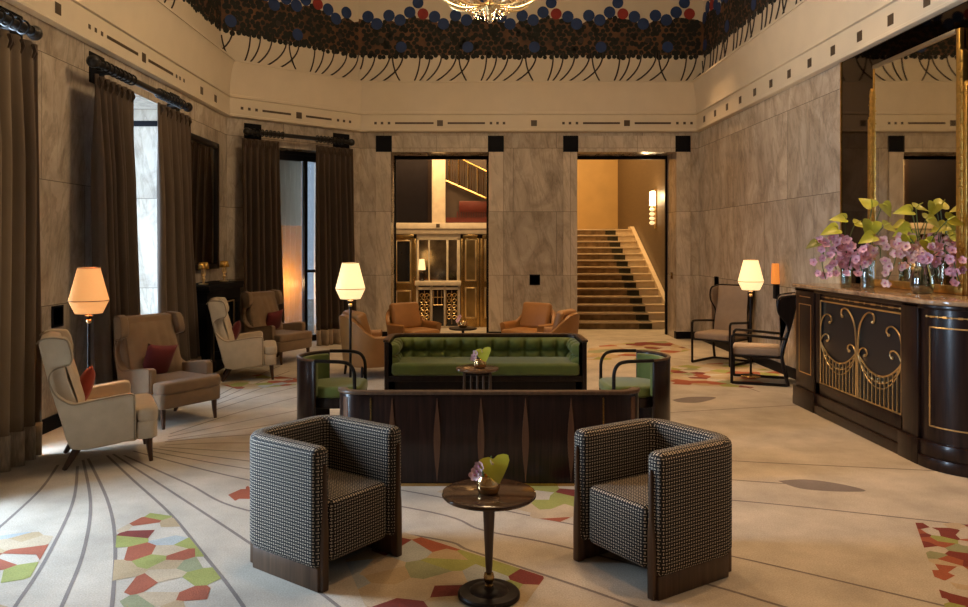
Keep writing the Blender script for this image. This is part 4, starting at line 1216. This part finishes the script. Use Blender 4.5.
mantel_lamp('two-armed brass lamp on the near end of the mantelpiece', 10.42)
mantel_lamp('two-armed brass lamp on the far end of the mantelpiece', 11.30)

# ------------------------------------------------------------------ wall plates
def plate(label, lo, hi):
    m = nb(); box(m, lo, hi, bev=.004); box(m, [a+.02*(hi[i]-lo[i] > .05) for i, a in enumerate(lo)], [b-.02*(hi[i]-lo[i] > .05) for i, b in enumerate(hi)])
    o = obj('wall_plate', m, BLACKST); tag(o, label, 'wall plate', 'black square plates on the marble walls')
d = 14/F
plate('black square plate on the marble pier between the portals', ((529.5-CX)*d, YB-.014, H+(CY-285)*d), ((540-CX)*d, YB-.001, H+(CY-274.5)*d))
yy = 7.23; plate('black square plate on the left wall beside the orange lamp', (XL+.001, yy-.1, .93), (XL+.014, yy+.1, 1.13))
plate('black square plate above the far black framed chair', (XR-.014, 12.85, .96), (XR-.001, 13.05, 1.16))
m = nb(); box(m, (3.685, YB+.22, 1.06), (3.699, YB+.34, 1.18), bev=.003)
for k in range(2): ball(m, (3.683, YB+.28, 1.09+.06*k), .012, 8)
o = obj('light_switch', m, BRONZE); tag(o, 'small bronze switch plate on the right jamb of the stair portal', 'switch')
t = thing('wall_light', 'narrow orange-glowing wall light above the dark chair beside the console', 'wall light', (XR, 10.38, 0))
m = nb(); box(m, (-.05, -.055, .97), (-.001, .055, 1.17), bev=.004); obj('back_box', m, BLACKST, t)
m = nb(); tt = nb(); prism(tt, [(-.07, 1.17), (.07, 1.17), (.042, 1.44), (-.042, 1.44)], -.07, -.004, 'x', bev=.004); merge(m, tt); obj('glass_shade', m, emit('amber_glass', (1.0, .33, .06), .55), t)

# ------------------------------------------------------------------ console counter on the right
XF, XW = 3.48, 4.085
ZTOP = 1.28
t = thing('console_counter', 'long dark wood console with gilded iron grille and marble top', 'console', (XW, 7, 0))
def cbx(m, x0, y0, z0, x1, y1, z1, bev=.006, mi=0): box(m, (x0-XW, y0-7, z0), (x1-XW, y1-7, z1), bev=bev, mi=mi)
YE, RC = 5.60, .40            # near end and its rounded corner
def plan(off=0):
    """outline of the counter, far end to rounded near end"""
    pts = [(0, 8.32-7+off), (XF-off-XW, 8.32-7+off), (XF-off-XW, 6.02-7)]
    pts += [(XF-XW+RC-(RC+off)*math.cos(a), YE+RC-7-(RC+off)*math.sin(a)) for a in [PI/2*k/14 for k in range(15)]]
    return pts+[(0, YE-7-off)]
m = nb()
cbx(m, XF+.03, 5.9, .2, XW, 8.2, 1.22, 0)
obj('carcass', m, MACASSAR, t)
m = nb()
body = [(0, 6.1-7), (XF+.015-XW, 6.1-7)]+[(XF-XW+RC-(RC-.015)*math.cos(a), YE+RC-7-(RC-.015)*math.sin(a)) for a in [PI/2*k/14 for k in range(15)]]+[(0, YE+.015-7)]
prism(m, body, .2, 1.235, 'z'); obj('rounded_end', m, MACASSAR, t, ang=.3)
m = nb(); prism(m, plan(.035), 1.24, ZTOP, 'z', bev=.012, seg=3); top = obj('marble_top', m, COUNTERTOP, t); top['label'] = 'polished brown marble top'
m = nb(); prism(m, plan(.012), 1.205, 1.24, 'z', bev=.006); obj('cornice', m, MACASSAR, t)
m = nb(); prism(m, plan(.03), 0, .09, 'z', bev=.006); prism(m, plan(.018), .09, .2, 'z', bev=.006); obj('plinth', m, MACASSAR, t)
for a, b in ((7.86, 8.30), (6.04, 6.26)):
    m = nb(); cbx(m, XF-.012, a, .0, XF+.06, b, 1.235); cbx(m, XF-.035, a-.03, 0, XF+.05, b+.03, .2); obj('pilaster', m, MACASSAR, t)
m = nb()
def goldrect(y0, y1, z0, z1, x=XF-.014, w=.010):
    for bx in ((y0, y0+w, z0, z1), (y1-w, y1, z0, z1), (y0, y1, z0, z0+w), (y0, y1, z1-w, z1)): cbx(m, x-.003, bx[0], bx[2], x+.006, bx[1], bx[3], 0)
goldrect(7.93, 8.22, .36, 1.08, XF-.012); cbx(m, XF-.017, 7.95, 1.15, XF-.01, 8.2, 1.158, 0)
# inlaid line with beads above the grille
cbx(m, XF+.014, 6.32, 1.172, XF+.03, 7.80, 1.179, 0)
for k in range(6): ball(m, (XF+.02-XW, 6.34+k*.288-7, 1.175), .011, 8)
for k in range(5): tube(m, [(XF+.02-XW, 6.44+k*.288-7, 1.175), (XF+.02-XW, 6.52+k*.288-7, 1.175)], .009, 6)
# gold line frame bent round the rounded end
def cpt(s, z, o=.004):        # s metres along the curve from its start at y=6.02
    L0 = 6.02-(YE+RC)
    if s < L0: return Vector((XF+.015-o-XW, 6.02-s-7, z))
    a = min(PI/2, (s-L0)/RC); r = RC-.015+o
    return Vector((XF-XW+RC-r*math.cos(a), YE+RC-7-r*math.sin(a), z))
s0, s1 = .09, .60
for z in (.32, 1.07): tube(m, [cpt(s0+(s1-s0)*k/24, z) for k in range(25)], .006, 6)
for s in (s0, s1): tube(m, [cpt(s, .32), cpt(s, 1.07)], .006, 6)
tube(m, [cpt(.06+(s1-.06)*k/24, 1.15) for k in range(25)], .005, 6)
for k in range(6): ball(m, cpt(.06+k*.108, 1.15, .008), .010, 8)
for k in range(5): tube(m, [cpt(.1+k*.108+j*.008, 1.15, .008) for j in range(5)], .009, 6)
obj('gold_inlay', m, BRASS, t)
# recessed panel frame, black ground, gilded grille
GY0, GY1, GZ0, GZ1 = 6.30, 7.76, .32, 1.136
m = nb()
cbx(m, XF+.0, 6.20, .2, XF+.04, 6.30, 1.235, .004); cbx(m, XF+.0, 7.76, .2, XF+.04, 7.9, 1.235, .004)
cbx(m, XF+.0, 6.25, .2, XF+.04, 7.85, .315, .004); cbx(m, XF+.018, 6.25, 1.14, XF+.04, 7.85, 1.235, .004)
obj('panel_frame', m, MACASSAR, t)
m = nb(); cbx(m, XF+.022, GY0-.02, GZ0-.02, XF+.03, GY1+.02, GZ1+.02, 0); bp = obj('back_panel', m, plain('black_panel', (.008, .009, .012), .35), t)
gx = XF+.008-XW
def gp_(u, v): return Vector((gx, GY1-7-(GY1-GY0)*u, GZ1-(GZ1-GZ0)*v))     # u from the far side, v down from the top
gr = nb()
for a, b in (((0, 0), (1, 0)), ((0, 1), (1, 1)), ((0, 0), (0, 1)), ((1, 0), (1, 1))): tube(gr, [gp_(*a), gp_(*b)], .008, 6)
grille = obj('grille', gr, BRASS, t)
bars = nb()
cat = lambda q: .49+.20*(1-(2*q-1)**2)**.9 if 0 <= q <= 1 else .49      # hanging curve within a half
for half in (0, 1):
    for k in range(1, 11):
        q = k/11; u = half*.5+q*.5
        tube(bars, [gp_(u, 1), gp_(u, min(.97, cat(q)))], .0075, 5)
for o in (-.02, .02): tube(bars, [gp_(.5+o*.6, 1), gp_(.5+o*.4, .47)], .008, 6)
obj('bars', bars, BRASS, grille)
for half in (0, 1):
    m = nb()
    for dv, r in ((0, .008), (.075, .0045), (.13, .0045)):
        tube(m, [gp_(half*.5+.5*q, min(.985, cat(q)+dv*math.sin(PI*q)**.5)) for q in [k/20 for k in range(21)]], r, 6)
    for q in (.38, .5, .62): ball(m, gp_(half*.5+.5*q, cat(q)+.06)+Vector((-.004, 0, 0)), .012, 8)
    obj('swag', m, BRASS, grille)
def scroll(pts, r=.007):
    m = nb(); p = smooth_path([gp_(u, v) for u, v in pts], 6); tube(m, p, r, 6); ball(m, p[-1], .014, 8); obj('scroll', m, BRASS, grille)
for s in (-1, 1):
    c = .5
    scroll([(c+s*.012, .62), (c+s*.012, .40), (c+s*.03, .22), (c+s*.08, .10), (c+s*.14, .045), (c+s*.195, .06), (c+s*.205, .115), (c+s*.19, .14)], .008)
    scroll([(c+s*.01, .56), (c+s*.03, .48), (c+s*.07, .44), (c+s*.11, .455), (c+s*.12, .495), (c+s*.1, .515)])
    e = 0 if s < 0 else 1
    d_ = -s
    scroll([(e, .31), (e+d_*.03, .205), (e+d_*.09, .15), (e+d_*.145, .165), (e+d_*.16, .215), (e+d_*.135, .24)])
    scroll([(e, .49), (e+d_*.03, .43), (e+d_*.075, .39), (e+d_*.115, .405), (e+d_*.12, .45), (e+d_*.1, .465)])

# ------------------------------------------------------------------ smoked glass wall and gilt mirror over the console
m = nb(); box(m, (XR-.012, 4.6, 1.0), (XR, 8.58, ZC-.02)); box(m, (XR-.02, 8.575, 1.0), (XR, 8.60, ZC-.02), mi=1); struct('trim_10', m, [DMIRROR, GOLD])
t = thing('gilt_mirror', 'tall mirror in carved gilt frame above the console', 'mirror', (XR-.012, 7.12, ZTOP))
MY0, MY1, MZ1 = -.63, .70, 3.475-ZTOP
m = nb(); box(m, (-.035, MY0, .04), (-.01, MY1, MZ1)); obj('glass', m, MIRROR, t)
m = nb()
box(m, (-.055, MY0-.0, MZ1-.02), (-.012, MY1+.0, MZ1+.015), bev=.005); obj('top_edge', m, plain('silvered_edge', (.5, .45, .36), .3, metal=1), t)
for s, y in ((1, MY1), (-1, MY0)):
    w0 = .012 if s > 0 else .05
    m = nb(); a, b = sorted((y, y+s*w0)); box(m, (-.045, a, .0), (-.005, b, MZ1+.012), bev=.005)
    a, b = sorted((y+s*w0, y+s*(w0+.05))); top = 3.27-ZTOP if s > 0 else MZ1*.925
    prism(m, [(a, 0), (b, 0), (b, top-.03), ((a+b)/2, top), (a, top-.03)], -.055, -.005, 'x', bev=.008)
    a, b = sorted((y+s*(w0+.05), y+s*(w0+.10))); top2 = 2.97-ZTOP if s > 0 else MZ1*.80
    box(m, (-.05, a, 0), (-.005, b, top2), bev=.012)
    fr_ = obj('frame_side', m, GOLD, t)
    m = nb(); yc = y+s*(w0+.025)
    for k in range(30):
        z = .06+k*(top-.16)/29
        ball(m, (-.056, yc, z+.022), .019, 8, (.55, .8, 1.5)); ball(m, (-.057, yc+.013*(-1)**k, z-.008), .011, 6)
    obj('carving', m, GOLD, fr_)
m = nb(); box(m, (-.06, MY0-.1, 0), (-.005, MY1+.1, .07), bev=.01); obj('frame_foot', m, GOLD, t)

# ------------------------------------------------------------------ vases, orchids and leaves on the console
rnd = random.Random(77)
def vase(label, x, y, s, kind):
    m = nb()
    if kind == 'round': p = [(.055, 0), (.07, .006), (.082, .05), (.084, .10), (.07, .16), (.05, .21), (.052, .235)]
    else: p = [(.045, 0), (.05, .006), (.052, .10), (.056, .19), (.06, .235)]
    q = [(r-.006, z+.012 if i == 0 else z) for i, (r, z) in enumerate(p)]
    lathe(m, [(r*s, z*s) for r, z in p]+[(r*s, z*s) for r, z in q[::-1]], n=26)
    o = obj('glass_vase', m, VGLASS, ang=.9); o.location = (x, y, ZTOP); tag(o, label, 'vase', 'clear glass vases on the console')
    m = nb(); w = .9
    lathe(m, [((r-.0065)*s, max(.014, z)*s) for r, z in p if z < .17], n=22); wt = obj('water', m, glassy('water_tint', (.62, .70, .62), .08), o, ang=.9)
    return Vector((x, y, ZTOP+.22*s))
VA = vase('slim glass vase with pink orchids, nearest to the left end of the console', 3.76, 7.80, 1, 'slim')
VB = vase('glass vase with pale pink orchids in the middle of the console', 3.73, 7.32, 1.15, 'slim')
VC = vase('round glass vase with coral pink orchids, right on the console', 3.84, 6.62, 1.12, 'round')
def spray(label, v, path, d0, d1, n, mat, r=.058, spread=.055):
    """orchid stem: from the vase up and over along the columns and rows in path"""
    pts = [W(p[0], p[1], d0+(d1-d0)*k/(len(path)-1)) for k, p in enumerate(path)]
    for q in pts: q.x = min(q.x, XR-.14)
    full = smooth_path([v-Vector((0, 0, .16)), v]+pts, 6)
    t = thing('orchid_spray', label, 'flower', v, 0, 'pink orchid sprays on the console')
    m = nb(); tube(m, [p-v for p in full], .005, 6); obj('stem', m, STEM, t)
    i0 = 10
    for k in range(n):
        u = i0+(len(full)-1-i0)*(k+.5)/n; p = full[int(u)]-v
        p = p+Vector((rnd.uniform(-1, 1), rnd.uniform(-1, 1), rnd.uniform(-1, 1)))*spread+Vector((-.02, -.03, 0))
        if (p+v).x > XR-.10: p.x = XR-.10-v.x
        m = nb(); rr = r*(1-.35*k/n)*rnd.uniform(.9, 1.12)
        petal_mesh(m, p, (rnd.uniform(-1, .1), -1+rnd.uniform(-.1, .4), rnd.uniform(-.35, .5)), rr, 0, rnd)
        obj('blossom', m, [mat, LIP], t, ang=3)
spray('mauve pink orchid spray drooping over the left end of the console', VA, [(846, 250), (835, 240), (826, 247), (822, 262), (826, 280)], 7.7, 7.55, 17, ORCHID)
spray('mauve pink orchid spray standing inside the left vase', VA, [(846, 262), (846, 250), (840, 243), (834, 256), (838, 277)], 7.65, 7.5, 15, ORCHID)
spray('pink orchid spray leaning right out of the left vase', VA, [(848, 270), (851, 258), (853, 262), (852, 270)], 7.6, 7.45, 9, ORCHID, .055)
spray('pale pink orchid spray on the left side of the middle vase', VB, [(864, 262), (860, 248), (858, 256), (862, 271)], 7.25, 7.1, 12, ORCHID)
spray('pale pink orchid spray on the right side of the middle vase', VB, [(870, 258), (873, 246), (880, 248), (880, 262)], 7.25, 7.1, 11, ORCHIDP)
spray('coral pink orchid spray drooping left from the round vase', VC, [(917, 250), (908, 240), (898, 250), (893, 268), (885, 283)], 6.7, 6.75, 16, ORCHIDP, .055)
spray('coral pink orchid spray upright from the round vase', VC, [(920, 255), (914, 243), (905, 247), (903, 262), (908, 272)], 6.65, 6.6, 14, ORCHIDP, .058)
spray('deep pink orchid spray drooping right from the round vase', VC, [(930, 258), (942, 250), (952, 258), (958, 272), (962, 286)], 6.5, 6.3, 15, ORCHID, .05)
spray('pale pink orchid spray short above the round vase', VC, [(924, 262), (926, 252), (930, 254)], 6.55, 6.5, 5, ORCHIDP, .045)
def leafstalk(label, v, tip, d, L, nrm, up, mat=LEAFM):
    p = W(tip[0], tip[1], d); p.x = min(p.x, XR-.2)
    t = thing('anthurium_stalk', label, 'leaf', v, 0, 'lime anthurium stalks on the console')
    m = nb(); mid = (v+p)/2+Vector((-.02, -.02, .05)); tube(m, [q-v for q in smooth_path([v-Vector((0, 0, .15)), v, mid, p], 5)], .0045, 6); obj('stalk', m, STEM, t)
    m = nb(); heart(m, p-v, nrm, up, L, L*.85, cup=.25); lf = obj('heart_leaf', m, mat, t, ang=3)
    m = nb(); n_ = Vector(nrm).normalized(); u_ = Vector(up).normalized(); tube(m, [p-v, p-v+n_*L*.2+u_*L*.1, p-v+n_*L*.32+u_*L*.28], [.006, .006, .003], 6); obj('spadix', m, LEAFM, t)
OLIVE = plain('olive_leaf', (.16, .17, .03), .4, vary=.3)
for lab, v, tip, d, L, n_, u_, mt in (
    ('olive leaf pointing left, lowest over the left end of the console', VA, (818, 243), 7.6, .13, (-.2, -.6, .8), (-1, -.1, -.25), OLIVE),
    ('lime leaf pointing left above the mauve orchids', VA, (838, 229), 7.55, .17, (-.2, -.75, .7), (-1, 0, -.15), LEAFM),
    ('lime leaf above the left vase, tilted up', VA, (846, 219), 7.6, .15, (-.1, -.7, .75), (-.9, .1, .2), LEAFM),
    ('lime leaf level with the gilt frame, behind the left vase', VA, (855, 224), 7.7, .15, (.1, -.6, .8), (.9, 0, -.2), LEAFM),
    ('large lime leaf hanging above the middle vase', VB, (872, 222), 7.2, .18, (-.2, -.95, .3), (-.3, -.1, -1), LEAFM),
    ('tall lime leaf highest of the middle vase', VB, (872, 207), 7.25, .16, (-.1, -.8, .6), (-.3, .1, .6), LEAFM),
    ('tall lime leaf turned right at the top of the middle vase', VB, (883, 204), 7.2, .14, (.1, -.9, .4), (.4, 0, -.9), LEAFM),
    ('broad lime leaf low between the left and middle vases', VB, (874, 236), 7.15, .15, (-.2, -.8, .6), (-1, -.1, -.3), LEAFM),
    ('lime leaf reaching right from the middle vase', VB, (884, 226), 7.1, .15, (.2, -.7, .7), (1, -.1, -.1), LEAFM),
    ('lime star-shaped upright leaf highest above the round vase', VC, (912, 211), 6.75, .15, (-.1, -.7, .7), (-.6, 0, .1), LEAFM),
    ('lime leaf lying level to the right above the round vase', VC, (916, 208), 6.7, .15, (.1, -.5, .85), (1, 0, .1), LEAFM),
    ('lime leaf pointing left over the coral orchids', VC, (911, 229), 6.75, .16, (-.2, -.8, .6), (-1, -.1, -.2), LEAFM),
    ('lime leaf drooping in front of the coral orchids', VC, (908, 236), 6.65, .13, (-.2, -.95, .2), (-.1, -.1, -1), LEAFM),
    ('lime leaf hanging low to the right of the round vase', VC, (925, 240), 6.5, .15, (0, -.95, .3), (.4, -.1, -1), LEAFM),
    ('lime leaf at the middle right above the round vase', VC, (928, 219), 6.55, .14, (.2, -.8, .6), (.7, -.1, -.5), LEAFM),
    ('lime leaf farthest right, before the right side of the gilt frame', VC, (948, 220), 6.35, .16, (.1, -.75, .65), (1, -.1, .0), LEAFM)):
    leafstalk(lab, v, tip, d, L, n_, u_, mt)

# ------------------------------------------------------------------ chandelier (only its foot hangs into the picture)
CRY = glassy('crystal', (.95, .86, .70), .25)
t = thing('chandelier', 'crystal and brass chandelier hanging from the ceiling, cut by the top edge', 'chandelier', (.2, 8.0, 0))
m = nb(); lathe(m, [(.012, 3.99), (.02, 4.0), (.03, 4.03), (.018, 4.05), (.05, 4.10), (.06, 4.14), (.035, 4.18), (.02, 4.25), (.03, 4.6), (.02, 5.2), (.06, 6.46), (.07, 6.5)], n=18); obj('stem', m, BRASS, t)
m = nb(); ball(m, (0, 0, 3.985), .026, 12); obj('finial', m, CRY, t)
for k in range(12):
    a = 2*PI*k/12
    m = nb(); tube(m, smooth_path([(.03*math.cos(a), .03*math.sin(a), 4.15), (.25*math.cos(a), .25*math.sin(a), 4.12), (.46*math.cos(a), .46*math.sin(a), 4.2), (.5*math.cos(a), .5*math.sin(a), 4.32)], 5), .011, 6)
    lathe(m, [(.01, 4.31), (.045, 4.33), (.03, 4.34)], (.5*math.cos(a), .5*math.sin(a), 0), 10); ar = obj('arm', m, BRASS, t)
    m = nb(); lathe(m, [(.012, 4.34), (.012, 4.42), (.018, 4.44), (.004, 4.48)], (.5*math.cos(a), .5*math.sin(a), 0), 8); obj('candle_bulb', m, emit('bulb_%d' % k, (1, .75, .42), .8) if k == 0 else bpy.data.materials['bulb_0'], ar)
for k in range(48):
    a = 2*PI*k/48; rr = .47 if k % 2 else .30
    m = nb()
    for j in range(6):
        f = j/5; r_ = rr*(1-f*.45); z = (4.26 if k % 2 else 4.18)-.13*f+.03*math.sin(f*PI)
        lathe(m, [(.001, -.016), (.012, 0), (.001, .016)], (r_*math.cos(a), r_*math.sin(a), z), 6)
    obj('crystal_strand', m, CRY, t, ang=.1)

# ------------------------------------------------------------------ light
def light(kind, name, loc, power, col, size=1, size_y=None, rot=(0, 0, 0), **k):
    l = bpy.data.lights.new(name, kind); l.energy = power; l.color = col
    if kind == 'AREA':
        l.size = size
        if size_y: l.shape = 'RECTANGLE'; l.size_y = size_y
    elif kind in ('POINT', 'SPOT'): l.shadow_soft_size = size
    for a, b in k.items(): setattr(l, a, b)
    o = bpy.data.objects.new(name, l); C.objects.link(o); o.location = loc; o.rotation_euler = rot; return o
WARM, WARMER, COOL = (1, .72, .42), (1, .58, .25), (.72, .86, 1)
# daylight in the window recesses
light('AREA', 'daylight_front_window', (XL-1.5, 5.1, 2.0), 1900, COOL, 3.4, 3.0, (0, -PI/2, 0))
light('AREA', 'daylight_second_window', (XL-1.6, 8.6, 2.0), 480, COOL, 3.4, 2.4, (0, -PI/2, 0))
p = MCH @ Vector(((um+cb)/2, .9, 1.7)); light('AREA', 'daylight_corner_window', p, 25, COOL, .6, 3.0, (-PI/2, 0, math.atan2(ch_d.y, ch_d.x)))
# chandelier and downlights
light('POINT', 'chandelier_glow', (.2, 8.0, 5.75), 300, WARM, .35)
for x, y, pw in ((3.3, 12.6, 60), (2.4, 5.0, 80), (2.9, 7.6, 80), (2.4, 3.2, 50), (.2, 11.8, 80), (2.2, 11.0, 70), (.15, 4.3, 35)):
    light('SPOT', 'downlight', (x, y, 6.4), pw*5.5, (1, .58, .27), .08, spot_size=1.0, spot_blend=.8)
# lamps in their shades
for x, y, pw, c in ((-3.24, 6.63, 26, WARMER), (-1.285, 8.38, 30, WARM), (3.60, 10.0, 42, WARM)):
    light('POINT', 'lamp_bulb', (x, y, 1.33), pw, c, .04)
# stairs and lobby
light('AREA', 'stair_light', (2.6, 18.6, 5.4), 330, (1, .60, .24), 2.2, 4.5)
light('POINT', 'sconce_bulb', (XS-.15, 17.3, 2.75), 25, (1, .66, .3), .08)
light('AREA', 'lobby_light', (-.5, 15.3, 3.95), 120, (1, .62, .28), 2.6, .7)
p = MCH @ Vector((um-.05, .68, 1.0)); light('POINT', 'gold_panel_fill_light', p, 25, WARMER, .1)  # unseen light added to brighten the gold panel behind the corner window
w = bpy.data.worlds.new('daylight'); bpy.context.scene.world = w; w.use_nodes = True
bg = w.node_tree.nodes['Background']; bg.inputs['Color'].default_value = (.62, .75, .9, 1); bg.inputs['Strength'].default_value = .6

# ------------------------------------------------------------------ camera
cam = bpy.data.cameras.new('camera'); co_ = bpy.data.objects.new('camera', cam); C.objects.link(co_)
co_.location = (0, 0, H); co_.rotation_euler = (PI/2, 0, 0)
cam.sensor_width = 36; cam.lens = F/968*36; cam.shift_x = (484-CX)/968; cam.shift_y = -(303.5-CY)/968
cam.clip_end = 200; cam.clip_start = .05
sc = bpy.context.scene; sc.camera = co_
vs = sc.view_settings; vs.view_transform = 'Standard'; vs.look = 'None'; vs.exposure = 0; vs.gamma = 1; vs.use_curve_mapping = False
sc.cycles.max_bounces = 8; sc.cycles.use_denoising = True
